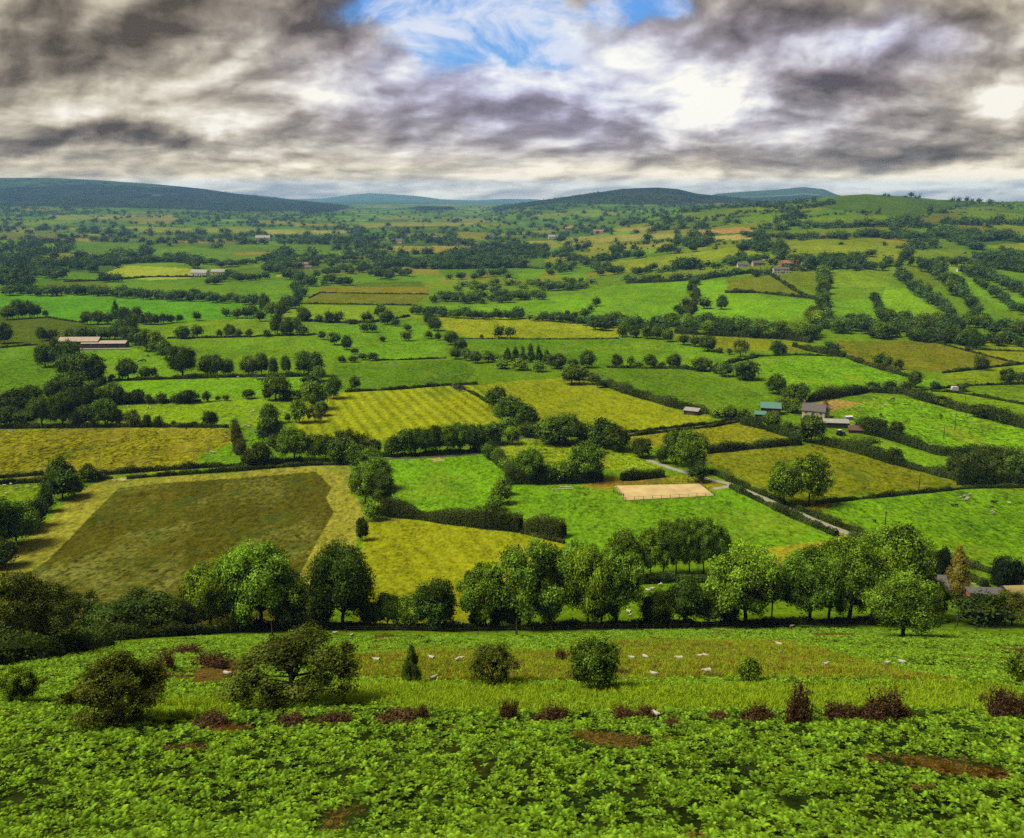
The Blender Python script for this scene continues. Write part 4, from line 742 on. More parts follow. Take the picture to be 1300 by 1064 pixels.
# ------------------------------------------------------------------ hedges (label, height m, width m, photo line)
M['lane'] = mat('lane_tarmac', alb((168, 162, 140)), .9, .15, .6); M['track'] = mat('dark_track', alb((96, 92, 66)), .95, .3, .8); M['sand'] = mat('arena_sand', alb((214, 186, 124)), .95, .22, .25, .2)
M['wood'] = mat('weathered_wood', alb((110, 92, 70)), .85, .3, 4); M['pole_wood'] = mat('pole_wood', alb((70, 58, 48)), .85, .3, 4); M['white'] = mat('white_paint', alb((225, 222, 212)), .6, .08, 2)
HEDGES = [
 ('clipped dark hedge on the far side of the left lane, above the pale margin', 1.7, 1.6, [(E,608),(0,607),(55,603)]), ('clipped dark hedge nearest the small sheep field at the far left', 1.6, 1.5, [(E,616),(0,615),(60,612)]),
 ('long clipped hedge between the orange-brown field and the pale margin', 1.7, 1.6, [(122,604),(180,599),(240,595),(310,591),(385,586)]), ('short clipped hedge left of the gateway in the pale margin', 1.4, 1.3, [(124,609),(143,608)]),
 ('long low hedge along the top of the pale field margin', 1.5, 1.4, [(161,608),(215,604),(300,598),(390,591),(440,590)]),
 ('thick overgrown hedge above the yellow field', 5.2, 4.6, [(486,653),(520,657),(560,663),(620,669),(662,674)]), ('bushy end of the thick hedge above the yellow field', 4.0, 4.5, [(668,675),(690,679),(716,682)]), ('low trimmed hedge at the right end above the yellow field', 1.0, 1.0, [(662,677),(700,686),(716,690)]),
 ('clipped hedge along the top of the emerald field', 1.6, 1.6, [(482,580),(540,578),(600,574),(628,569)]), ('thick hedge right of the emerald field', 3.2, 3.4, [(616,572),(630,584),(648,600)]),
 ('bushy hedge below the marshy field', 4.5, 4.5, [(642,612),(680,613),(730,612),(765,610)]), ('dark hedge directly above the sand arena', 3.2, 3.2, [(788,610),(812,608),(842,605)]),
 ('long clipped hedge on the upper side of the pale lane', 1.6, 1.6, [(888,595),(925,610),(985,635),(1040,658),(1090,678),(1140,697),(1200,712),(1255,727),(1305,735),(W_,750)]),
 ('clipped hedge on the lower side of the pale lane', 1.8, 1.6, [(927,619),(960,635),(1000,654),(1062,681)]), ('short clipped hedge below the lane beyond the worn gateway', 2.2, 2.0, [(1079,684),(1098,692),(1114,698)]),
 ('clipped hedge between the olive field and the big sheep field', 1.3, 1.3, [(1036,640),(1100,633),(1160,627),(1232,620)]), ('dark hedge closing the top right of the big sheep field', 1.5, 1.8, [(1232,620),(1290,619),(W_,619)]),
 ('thick hedge running right from the farmhouse tree', 3.4, 3.2, [(1044,564),(1085,573),(1120,584),(1160,596),(1205,607),(1235,616)]), ('tall hedge right of the tractor field', 4.2, 3.8, [(1088,547),(1115,553),(1150,564),(1190,577),(1238,583)]),
 ('thick hedge below the horse field at the right edge', 4.8, 5.0, [(1240,582),(1280,592),(W_,612)]), ('tall dark mass of hedge at the corner above the sheep field', 5.5, 6.0, [(1215,612),(1250,616),(1300,617),(W_,614)]),
 ('low hedge above the olive pasture by the lane bend', 2.8, 2.6, [(890,576),(930,572),(970,568),(1015,564)]), ('trimmed hedge above the farm track', 1.2, 1.2, [(795,550),(860,543),(905,538),(938,532)]), ('trimmed hedge below the farm track', 1.2, 1.2, [(798,554),(860,547),(905,542),(942,535)]),
 ('long dark hedge between the two big green fields above the farm track', 3.4, 3.4, [(742,478),(775,492),(810,504),(860,518),(905,527),(942,531)]), ('garden hedge in front of the green-roofed barns', 3.0, 3.6, [(942,538),(975,546),(1012,557)]),
 ('long dark hedge above the horse field', 4.0, 3.8, [(1028,510),(1060,504),(1100,498),(1145,500),(1185,512),(1240,527),(1300,543),(W_,562)]), ('thin trimmed hedge in the top right corner', 1.2, 1.2, [(1182,497),(1205,498),(1235,502),(1300,514),(W_,531)]), ('thin hedge beyond the horse trailer', 1.2, 1.2, [(1160,497),(1230,490),(1300,488),(W_,489)]),
 ('dark hedge above the orange-brown field', 1.8, 2.0, [(E,546),(0,544),(100,543),(180,542),(290,543)]), ('low broken hedge under the cow pasture', 1.8, 2.2, [(98,513),(160,512),(215,511),(255,510)]), ('low hedge along the top of the cow pasture', 1.8, 2.0, [(138,484),(200,482),(300,479),(405,478)]),
 ('thin trimmed hedge above the striped field', 1.5, 1.4, [(438,498),(500,495),(560,490),(606,488)]), ('thin hedge down the right of the striped field', 1.2, 1.2, [(578,489),(592,496),(606,503),(620,512)]), ('thin dark line of hedge below the round-tree meadow', 1.0, 1.1, [(476,458),(520,457),(566,455)]),
 ('thin hedge above the middle pasture', 1.4, 1.6, [(212,430),(280,429),(345,427),(402,425)]), ('thin hedge between the two-tone fields', .8, 1.0, [(570,430),(650,431),(730,431),(786,430)]), ('hedge along the lower edge of the pasture with the five round trees', 1.6, 1.8, [(770,467),(820,468),(862,468)]),
 ('long clipped hedge at the foot of the valley belt', 4.6, 5.0, [(858,423),(900,426),(950,428),(1000,431),(1030,435)]), ('bushy hedge below the long clipped hedge', 3.2, 3.4, [(1008,440),(1030,446),(1052,450),(1072,454)]), ('thin hedge above the reedy green field', 1.2, 1.4, [(960,453),(1010,451),(1074,453)]),
 ('hedge curving between the reedy field and the long olive field', 2.4, 2.6, [(1072,453),(1095,462),(1115,468),(1150,478),(1170,480)]), ('thin hedge below the long olive field', 1.6, 1.8, [(1196,474),(1240,469),(1292,463),(W_,459)]), ('thin diagonal hedge right of the long olive field', 1.1, 1.2, [(1184,434),(1225,445),(1260,454),(1296,463)]), ('thin level hedge in the pale field at the right edge', 1.1, 1.2, [(1232,444),(1280,446),(W_,448)]),
 ('hedge from the reedy field up to the round tree row', 2.0, 2.4, [(862,468),(900,472),(930,460),(960,454)]), ('overgrown hedge from the barn down to the dark wood', 3.5, 4.5, [(130,486),(110,500),(95,512),(80,530)]), ('thin hedge left of the long barn', 1.2, 1.4, [(E,444),(0,442),(48,438)]), ('thin hedge below the emerald field', 1.2, 1.4, [(58,403),(82,407),(105,410)]),
 ('bushy hedge left of the steep bright field', 4.5, 5, [(878,360),(884,376),(880,392),(872,404)]), ('hedge under the upper hill pasture', 4.2, 4.5, [(795,360),(850,358),(900,354),(935,348),(985,346)]), ('scalloped hedge below the two small hill fields', 3.0, 3.4, [(920,372),(960,372),(1000,376),(1045,381)]), ('diagonal hedge between the two small hill fields', 2.8, 3.0, [(980,350),(998,362),(1014,372),(1024,378)]),
 ('hedge curving over the brown strip field', 1.2, 1.4, [(392,379),(406,372),(470,373),(545,374)]), ('hedge below the brown strip field', 1.4, 1.6, [(388,386),(460,387),(530,388)]), ('low hedge along the light field by the emerald field', 2.0, 2.4, [(362,406),(420,410),(470,410),(520,402)]), ('low straggly hedge behind the emerald field', 2.4, 3, [(80,358),(130,357),(190,352),(262,352)]),
 ('low hedge at the left of the small green field above the lane', 3.0, 3.2, [(298,546),(301,560),(304,578)]), ('clipped hedge below the small green field above the lane', 1.6, 1.8, [(310,591),(360,588),(370,587)]),
 ('dark hedge bank below the copse', 1.6, 2.0, [(808,741),(850,738),(925,740)]), ('clipped hedge behind the golden conifer', 1.6, 1.5, [(1226,734),(1240,740),(1252,746)]), ('dark scrubby undergrowth below the leftmost hawthorns', 2.6, 6.0, [(E,850),(0,842),(60,832),(120,820)]), ('scrubby hedge along the slope foot at left', 2.2, 3.0, [(120,814),(230,807),(330,800),(440,799)]), ('scrubby low hedge along the slope foot at centre', 1.3, 2.2, [(440,799),(560,801),(700,799),(830,796),(930,794)]),
 ('scrubby low hedge under the bright trees at the slope foot', 1.2, 2.0, [(930,794),(1050,791),(1120,792)]),
]
for q in HEDGES: hedge(q[0], q[1], q[2], q[3], group='hedges between the fields')
# ------------------------------------------------------------------ strips: lane, tracks, arena
def strip(name, pts, w, m, lift=.06, n=10):
    d = dens(pts, n); Wp = at(d[:, 0], d[:, 1]); g = np.gradient(Wp[:, :2], axis=0); g /= np.linalg.norm(g, axis=1)[:, None]+1e-9
    N = np.stack([-g[:, 1], g[:, 0]], 1); R = []
    for k in (-.5, -.17, .17, .5):
        xy = Wp[:, :2]+N*w*k; R.append(np.column_stack([xy, Hz(xy[:, 0], xy[:, 1])+lift+.05*(abs(k) < .3)]))
    V = np.stack(R, 1).reshape(-1, 3); m_ = len(d)
    F = np.array([(i*4+j, (i+1)*4+j, (i+1)*4+j+1, i*4+j+1) for i in range(m_-1) for j in range(3)])
    return tag(link(name, mkmesh(name, V, F, [m], smooth=True)), kind='structure')
strip('lane', [(822,584),(850,594),(870,600),(900,609),(925,614),(960,629),(1000,646),(1040,663),(1080,679),(1130,697),(1165,710),(1215,724)], 2.7, M['lane'])
strip('farm_track', [(640,563),(660,557),(700,551),(790,551),(860,545),(905,540),(942,533)], 2.6, M['track'])
strip('farm_track', [(1078,541),(1120,556),(1160,566),(1200,578),(1235,584)], 2.2, M['track'])
strip('path', [(905,621),(918,619),(928,617)], 2.4, M['lane'])
strip('path', [(482,583),(540,581),(600,577),(640,563)], 2.2, M['track'])
strip('path', [(E,613),(0,611),(60,608)], 2.4, M['track'])
strip('path', [(690,337),(700,336)], 3, M['track'])
strip('garden_path', [(1212,741),(1245,741)], .9, M['lane'])
cor = np.array([(780,617),(888,614.5),(907,629.5),(794,635.5)], float); Wc = at(cor[:, 0], cor[:, 1])
def quadgrid(c, n, m, lift):
    V = []
    for j in range(m+1):
        for i in range(n+1):
            a = c[0]*(1-i/n)+c[1]*i/n; b = c[3]*(1-i/n)+c[2]*i/n; p = a*(1-j/m)+b*j/m; V.append((p[0], p[1], float(Hz(p[0], p[1]))+lift))
    return np.array(V), np.array([(j*(n+1)+i, (j+1)*(n+1)+i, (j+1)*(n+1)+i+1, j*(n+1)+i+1) for j in range(m) for i in range(n)])
V, Fq = quadgrid(Wc, 20, 12, .12); tag(link('sand_arena', mkmesh('sand_arena', V, Fq, [M['sand']])), kind='structure')
def fence(label, C, step, hp, rails, closed=False, m='wood', pr=.06, group=None, cat='fence'):
    root = link('fence', None); tag(root, label, cat, group)
    C = [np.array(c[:3]) for c in C]; C = C+[C[0]] if closed else C
    root.location = C[0].tolist(); O = C[0]; rl = MB(); np_ = 0
    posts = []
    for a, b in zip(C[:-1], C[1:]):
        L = np.linalg.norm((b-a)[:2]); n = max(1, int(round(L/step)))
        for i in range(n):
            p = a+(b-a)*i/n; p[2] = Hz(p[0], p[1]); q = a+(b-a)*(i+1)/n; q[2] = Hz(q[0], q[1]); posts.append(p)
            for z in rails:
                rl.tube([p-O+[0, 0, z], q-O+[0, 0, z]], .04 if m != 'pole_wood' else .012, 4)
    posts.append(q)
    pm = MB(); pm.box(-pr, pr, -pr, pr, -.15, hp); pme = pm.mesh('post', [M[m]])
    for p in posts[:98]: link('post', pme, root, p-O)
    link('rail', rl.mesh('rail', [M[m]]), root); return root
fence('low wooden post and rail fence around the orange sand riding arena', Wc, 3.0, 1.15, (.5, 1.05), True)
b = at(np.array([1095,1140,1200]), np.array([808,806,806])); 
fence('thin wire stock fence along the foot of the bracken slope', list(at(np.array([440,560,700,830,930,1060,1100]), np.array([803,804.5,803,800,797,795.5,796]))), 3.2, 1.15, (.35, .7, 1.05), m='pole_wood', pr=.05)
fence('short wire stock fence at slope foot right of the jutting tree', list(at(np.array([1185,1240,1300]), np.array([799,801,804]))), 3.2, 1.15, (.35, .7, 1.05), m='pole_wood', pr=.05)
# ------------------------------------------------------------------ telegraph poles
def pole(x, y, hpx, label, arm=True):
    P = at1(x, y); s = mpp(P); h = hpx*s*1.05; r = link('telegraph_pole', None, loc=P); tag(r, label, 'pole', 'telegraph poles in the fields')
    mb = MB(); mb.tube([(0, 0, -.3), (0, 0, h*.5), (0, 0, h)], [.17, .14, .11], 8); link('pole', mb.mesh('pole', [M['pole_wood']]), r)
    if arm:
        a = MB(); a.box(-.75, .75, -.06, .06, h-.55, h-.42); link('crossarm', a.mesh('crossarm', [M['pole_wood']]), r)
        for k in (-.6, 0, .6):
            i = MB(); i.tube([(k, 0, h-.42), (k, 0, h-.25)], [.05, .03], 6); link('insulator', i.mesh('insulator', [M['white']]), r)
    r.rotation_euler = (0, 0, random.uniform(-.4, .4))
pole(1123,675,24,'dark telegraph pole in the lower left of the big sheep field'); pole(1212,546,19,'dark telegraph pole in the middle of the horse field'); pole(1166,627,22,'dark telegraph pole on the hedge between the olive field and big sheep field')
pole(1198,556,12,'thin pole beside the tall hedge of the horse field', False); pole(346,808,20,'pale thin pole at the slope foot below the olive field', False); pole(656,806,20,'pale thin pole under the big central sycamore', False)
pole(979,795,46,'tall dark pole between the bright trees at the slope foot'); pole(1060,705,12,'short post in the pale strip above the bright trees', False); pole(1215,795,16,'thin pole near the scrub by the cottage', False); pole(1225,512,10,'thin distant pole in the field right of the horse trailer', False); pole(1238,490,9,'thin distant pole by the corner of the hedged lane', False)
# ------------------------------------------------------------------ buildings
def pm(name, c, v=.18, s=1.5, r=.8): M[name] = mat(name, alb(c), r, v, s); return M[name]
pm('slate', (104, 98, 94)); pm('cream', (226, 208, 172)); pm('brick', (176, 112, 76)); pm('green_sheet', (92, 140, 124), .15); pm('dark_board', (58, 54, 46)); pm('brown_board', (104, 76, 56)); pm('tin', (188, 168, 142), .2, .6)
pm('grey_sheet', (168, 166, 150), .2, .8); pm('red_tile', (178, 112, 84)); pm('whitewash', (232, 228, 218), .06); pm('pinkwash', (214, 178, 160)); pm('glass', (40, 46, 52), .1, 1, .2); pm('khaki', (168, 150, 88)); pm('car_red', (170, 60, 44), .05, 1, .35); pm('car_white', (225, 225, 225), .05, 1, .35); pm('rubber', (24, 24, 24)); pm('blue_sheet', (120, 150, 176)); pm('stone', (160, 142, 118)); pm('tractor_blue', (70, 74, 86), .1)
def house(x, y, L, Wd, H, R, rot, wall, roof, label, name='house', cat='house', wins=(), door=None, chim=0, over=.35, at_=None, group=None, hip=False, mono=False):
    """gabled building, ridge along local x; wins: (face, u, z, w, h)"""
    P = at1(x, y) if at_ is None else at_; r = link(name, None, loc=(P[0], P[1], P[2]-.1)); r.rotation_euler = (0, 0, math.radians(rot)); tag(r, label, cat, group)
    w = MB(); w.box(-L/2, L/2, -Wd/2, Wd/2, -.8, H)
    if not mono:
        for sx in (-1, 1):
            x0 = sx*L/2; V = [(x0, -Wd/2, H), (x0, Wd/2, H), (x0, 0, H+R), (x0-sx*.25, -Wd/2, H), (x0-sx*.25, Wd/2, H), (x0-sx*.25, 0, H+R)]
            w.add(V, [(0, 1, 2), (5, 4, 3)])
    link('wall', w.mesh('wall', [M[wall]]), r)
    q = MB(); t = .18; a = L/2+over; b = Wd/2+over; dz = R*over/(Wd/2)
    if mono: V = [(-a, -b, H+.02), (a, -b, H+.02), (a, b, H+R), (-a, b, H+R)]; V += [(p[0], p[1], p[2]+t) for p in V]; q.add(V, [(3, 2, 1, 0), (4, 5, 6, 7), (0, 1, 5, 4), (1, 2, 6, 5), (2, 3, 7, 6), (3, 0, 4, 7)])
    else:
        for s in (-1, 1):
            V = [(-a, s*b, H-dz+.03), (a, s*b, H-dz+.03), (a, 0, H+R+.03), (-a, 0, H+R+.03)]; V += [(p[0], p[1], p[2]+t) for p in V]
            q.add(V, [(3, 2, 1, 0), (4, 5, 6, 7), (0, 1, 5, 4), (1, 2, 6, 5), (2, 3, 7, 6), (3, 0, 4, 7)])
    rf = link('roof', q.mesh('roof', [M[roof]]), r)
    for k in range(chim):
        c = MB(); cx = (-1, 1)[k % 2]*(L/2-.5); c.box(cx-.4, cx+.4, -.35, .35, H+R*.5, H+R+1.1); c.box(cx-.46, cx+.46, -.41, .41, H+R+1.1, H+R+1.25); c.tube([(cx, 0, H+R+1.25), (cx, 0, H+R+1.6)], .13, 6); link('chimney', c.mesh('chimney', [M['brick']]), rf)
    def opening(nm, f, u, z, ww, hh, m):
        g = MB(); fr = MB(); th = .05
        if f in 'fb': s = -1 if f == 'f' else 1; yy = s*Wd/2; g.box(u-ww/2, u+ww/2, min(yy, yy+s*th), max(yy, yy+s*th), z, z+hh)
        else: s = -1 if f == 'l' else 1; xx = s*L/2; g.box(min(xx, xx+s*th), max(xx, xx+s*th), u-ww/2, u+ww/2, z, z+hh)
        o = link(nm, g.mesh(nm, [M[m]]), r)
        if nm == 'window':
            e = .09
            for (du0, du1, z0, z1) in ((-ww/2-e, ww/2+e, z-e, z), (-ww/2-e, ww/2+e, z+hh, z+hh+e), (-ww/2-e, -ww/2, z, z+hh), (ww/2, ww/2+e, z, z+hh), (-.03, .03, z, z+hh)):
                k = .075
                if f in 'fb': fr.box(u+du0, u+du1, min(yy, yy+s*k), max(yy, yy+s*k), z0, z1)
                else: fr.box(min(xx, xx+s*k), max(xx, xx+s*k), u+du0, u+du1, z0, z1)
            link('frame', fr.mesh('frame', [M['white']]), o)
    for wv in wins: opening('window', *wv, 'glass')
    if door: opening('door', *door)
    return r
B = 'wbuildings'
house(1033,531,9.6,5.8,4.1,2.5,-24,'cream','slate','cream farmhouse with grey slate roof and gable among dark trees',name='farmhouse',wins=[('f',-3.1,.8,.9,1.1),('f',0,.8,.9,1.1),('f',3.3,.8,.9,1.1),('f',-3.1,2.6,.9,1),('f',0,2.6,.9,1),('f',3.1,2.6,.9,1),('r',0,2.7,1,1.1),('r',-1.2,.8,1.1,1.3)],door=('f',1.8,0,1,2.1,'dark_board'),chim=2)
house(1045,530,5.2,4.8,3.9,2.3,66,'cream','slate','pale gabled wing at the right of the farmhouse',name='house_wing',cat='house wing',wins=[('l',0,2.4,1,1.3),('l',1.2,.7,1,1.2)])
house(1060,542,10,5,2.5,1.0,-8,'dark_board','grey_sheet','long grey-roofed open farm shed right of the farmhouse',name='farm_shed',cat='shed',door=('f',3,0,5,2.3,'dark_board'))  # dark front panel stands in for the shade inside the open bay
house(978,525,8.6,6.6,3.4,1.8,-14,'dark_board','green_sheet','barn with turquoise-green sheet roof left of the farmhouse',name='barn',cat='barn',door=('f',2,0,3.4,3.2,'brown_board'),wins=[('r',0,1.6,1.2,1)])
house(965,531,4.6,3.4,2.1,.8,-14,'dark_board','green_sheet','low dark lean-to in front of the green-roofed barn',name='lean_to',cat='shed',mono=True,door=('f',0,0,2,1.8,'brown_board'))
house(878,526,6.4,3.6,2.0,.7,-26,'dark_board','grey_sheet','small field shelter with pale roof on the hedge above the farm track',name='field_shelter',cat='shelter',mono=True,door=('f',0,0,3.5,1.6,'brown_board'))
house(1087,549,6.4,4,1.6,1.3,-12,'brown_board','brown_board','tumbledown brown timber shed at the hedge end right of the farmyard',name='timber_shed',cat='shed',door=('r',0,0,2,1.6,'dark_board'))
house(1077,533,3.4,2.0,1.5,.35,10,'blue_sheet','whitewash','small pale blue box trailer beside the farm shed',name='box_trailer',cat='trailer',over=.05,door=('r',0,.1,1.2,1.3,'dark_board'))
house(103,441,27,9,5.0,2.3,2,'brown_board','tin','taller left half of long barn with pale brown roof',name='barn',cat='barn',door=('f',-6,0,4,3.4,'dark_board'))
house(134,441,30,8,3.4,1.3,2,'brown_board','tin','long low right half of barn with pale brown roof',name='barn',cat='barn',door=('f',8,0,5,2.6,'dark_board'),wins=[('f',-8,1.3,1.4,.9),('f',-2,1.3,1.4,.9)])
fr = MB(); fr.box(-19, 19, -.25, .25, -.2, 1.0); fr.box(-19, 19, -.45, .45, 1.0, 1.12); o = link('feed_wall', fr.mesh('feed_wall', [M['whitewash']]), None, at1(130, 444.5)); tag(o, 'long white feed wall in front of the long barn', 'wall'); o.rotation_euler = (0, 0, math.radians(2))
house(1172,757,8,6,3.0,2.0,-6,'cream','slate','cream cottage half hidden behind the bright spreading trees',name='cottage',cat='cottage',wins=[('f',-2.8,.9,1,1.2),('f',0,.9,1,1.2)],door=('f',2,0,1,2.1,'brown_board'),chim=1)
house(1126,762,5,3.2,2.0,.8,8,'cream','slate','white outbuilding behind the bright spreading trees',name='outbuilding',cat='outbuilding',door=('f',0,0,1,1.9,'brown_board'))
house(1250,760,7,2.2,1.6,.35,-4,'brick','slate','low brick outbuilding with grey roof in the cottage garden',name='outbuilding',cat='outbuilding',mono=True,door=('f',1.5,0,1.2,1.7,'dark_board'))
house(1157,417,14,7,3.0,3.2,4,'cream','red_tile','lone house with orange-red roof in the valley belt',name='house',wins=[('f',-4,1,1.4,1.1),('f',3,1,1.4,1.1)],door=('f',0,0,1.2,2,'dark_board'))
house(991,347,19,7,5.2,2.2,0,'whitewash','slate','long white farmhouse below the hill hamlet',name='house',wins=[('f',u,1,1.6,1.2) for u in (-7,-3.5,0,3.5,7)]+[('f',u,3.4,1.6,1.1) for u in (-7,-3.5,3.5,7)],door=('f',1.8,0,1.2,2.1,'dark_board'))
FV = [(943,334,15,'whitewash','slate','white house at the left end of the hill hamlet'),(962,332,16,'pinkwash','slate','pinkish house standing among the hamlet trees'),(1002,334,22,'brick','red_tile','long brick barn with reddish roof in the hill hamlet'),(1012,331,12,'cream','red_tile','cream house right of the hamlet brick barn'),(1024,333,14,'whitewash','slate','white house at the right of the hill hamlet'),(1058,333,14,'cream','slate','cream house on the hamlet road below the pasture'),(1094,336,13,'whitewash','slate','small white house at the right end of the hamlet road'),(1222,340,14,'whitewash','slate','tiny white house in the trees on the right hillside'),
 (1048,301,18,'brick','red_tile','small brick farm high on the green hillside'),(346,340,20,'whitewash','slate','white house at the left of the far village'),(357,337,22,'whitewash','slate','second white house in the left half of the far village'),(366,334,20,'pinkwash','red_tile','red-roofed house left of centre in far village'),(378,336,20,'brick','red_tile','red-roofed house at the centre of the far village'),(386,334,18,'whitewash','red_tile','white red-roofed house right of centre in far village'),(352,333,18,'brick','slate','dark-roofed brick house at the back of the far village'),(390,338,16,'cream','slate','cream house at the right of the far village'),
 (254,347,26,'whitewash','grey_sheet','long white shed near the pale yellow field'),(278,345,22,'cream','grey_sheet','pale shed right of the yellow field'),(660,333,30,'cream','slate','pale farm buildings in the plain beyond the scrub wood'),(555,304,40,'brick','red_tile','distant red-roofed farm above the straw-yellow field'),(722,292,36,'brick','red_tile','distant red-roofed house at the foot of the moor'),(702,303,40,'whitewash','grey_sheet','distant white shed in the plain below the moor'),(622,301,40,'whitewash','slate','distant white farm at the centre of the plain'),(760,297,46,'pinkwash','red_tile','distant pinkish farm left of the straw fields'),(334,306,60,'whitewash','grey_sheet','distant white sheds left of centre on the plain'),(504,309,46,'cream','slate','distant cream farm left of the straw-yellow field'),(1213,495,5,'whitewash','whitewash',None)]
for x, y, L, w, rf, lab in FV:
    if lab is None: continue
    far_ = y < 325; L *= .62 if far_ else .95
    if not far_: y += 5 if x > 900 else 4
    house(x, y, L, L*.42, L*.24, L*.16, random.uniform(-12, 12), w, rf, lab, name='house', cat='house', wins=[] if far_ else [('f', u*L*.3, L*.06, L*.09, L*.08) for u in (-1, 0, 1)], door=None if far_ else ('f', L*.15, 0, L*.08, L*.14, 'dark_board'), group='farms and houses in the far country')
# horse trailer
def wheel(mb, x, y, z, r, w=.2): 
    mb.tube([(x, y-w/2, z), (x, y+w/2, z)], r, 12)
P = at1(1212, 497); r = link('horse_trailer', None, loc=P); tag(r, 'small white horse trailer by the hedge corner at upper right', 'trailer')
mb = MB(); mb.prism([(-1.8,.5),(1.6,.5),(1.6,2.3),(1.2,2.6),(-1.5,2.6),(-1.8,2.2)], -.9, .9); link('body', mb.mesh('body', [M['car_white']]), r)
for s in (-1, 1):
    mb = MB(); wheel(mb, .1, s*.98, .36, .36); link('wheel', mb.mesh('wheel', [M['rubber']]), r)
mb = MB(); mb.tube([(1.6, 0, .6), (2.7, 0, .5)], .05, 6); link('drawbar', mb.mesh('drawbar', [M['rubber']]), r)
def car(x, y, rot, paint, label):
    r = link('parked_car', None, loc=at1(x, y)); r.rotation_euler = (0, 0, math.radians(rot)); tag(r, label, 'car')
    b = MB(); b.prism([(-2.1,.35),(2.1,.35),(2.15,.75),(1.9,.9),(1.1,.98),(-1.9,.98),(-2.15,.8)], -.85, .85); link('body', b.mesh('body', [M[paint]]), r)
    c = MB(); c.prism([(-1.6,.98),(.95,.98),(.35,1.45),(-1.3,1.45)], -.74, .74); link('cabin', c.mesh('cabin', [M['glass']]), r)
    d = MB(); d.prism([(-1.28,1.45),(.33,1.45),(.25,1.5),(-1.2,1.5)], -.72, .72); link('roof', d.mesh('roof', [M[paint]]), r)
    for px in (-1.3, 1.3):
        for s in (-1, 1): w = MB(); wheel(w, px, s*.8, .32, .32); link('wheel', w.mesh('wheel', [M['rubber']]), r)
    for s in (-1, 1): h = MB(); h.box(2.12, 2.17, s*.6-.16, s*.6+.16, .6, .74); link('headlight', h.mesh('headlight', [M['car_white']]), r)
car(1231,764,14,'car_red','red car parked on the brick yard by the cottage garden'); car(1243,767,-160,'car_white','white car parked right of the red car in the cottage yard')
# tractor
P = at1(1067, 553); r = link('tractor', None, loc=P); r.rotation_euler = (0, 0, .3); tag(r, 'dark tractor standing on the grass below the farm shed', 'tractor')
b = MB(); b.box(.1, 1.9, -.35, .35, .8, 1.45); link('bonnet', b.mesh('bonnet', [M['tractor_blue']]), r); b = MB(); b.box(-1.2, .1, -.6, .6, .9, 2.4); link('cab', b.mesh('cab', [M['glass']]), r); b = MB(); b.box(-1.3, .2, -.7, .7, 2.4, 2.55); link('roof', b.mesh('roof', [M['car_white']]), r)
for px, rad in ((-.7, .8), (1.4, .5)):
    for s in (-1, 1): w = MB(); wheel(w, px, s*.85, rad, rad, .36); link('wheel', w.mesh('wheel', [M['rubber']]), r)
# nissen hut
P = at1(1287, 757); r = link('arched_hut', None, loc=P); r.rotation_euler = (0, 0, math.radians(4)); tag(r, 'arched khaki sheet hut with dark end beside the yews', 'hut')
b = MB(); n = 14; V = []; 
for xx in (-2.6, 7.5): V += [(xx, -1.9*math.cos(math.pi*i/n), 2.4*math.sin(math.pi*i/n)) for i in range(n+1)]
b.add(V, [(i, i+1, n+2+i, n+1+i) for i in range(n)]); link('roof', b.mesh('roof', [M['khaki']], True), r)
for xx, nm in ((-2.62, 'end_wall'), (7.45, 'end_wall')):
    b = MB(); V = [(xx, -1.9*math.cos(math.pi*i/n), 2.4*math.sin(math.pi*i/n)) for i in range(n+1)]+[(xx, 0, 0)]; b.add(V, [(i, i+1, n+1) for i in range(n)]); link(nm, b.mesh(nm, [M['dark_board']]), r)
# jump poles and small field things
for (x0, y0, x1, y1, lab) in ((702,622,727,621,'long white jump pole lying in the arena field'),(712,619,724,619,'short white jump pole lying behind the long one')):
    a, b_ = at(np.array([x0, x1]), np.array([y0, y1])); mb = MB(); mb.tube([(0, 0, .25), (b_-a)+[0, 0, .25]], .12, 6)
    for q in (0, 1): c = (b_-a)*q; mb.box(c[0]-.12, c[0]+.12, c[1]-.3, c[1]+.3, c[2]-.05, c[2]+.4)
    tag(link('jump_pole', mb.mesh('jump_pole', [M['cream']]), None, a), lab, 'pole')
P = at1(786, 628); mb = MB(); mb.tube([(-1.5, 2.2, .5), (1.2, -2, .5)], .1, 6); [mb.box(px-.1, px+.1, py-.1, py+.1, 0, 1.1) for px, py in ((-1.5, 2.2), (1.2, -2))]; tag(link('horse_jump', mb.mesh('horse_jump', [M['rubber']]), None, P), 'dark horse jump inside the left end of the sand arena', 'jump')
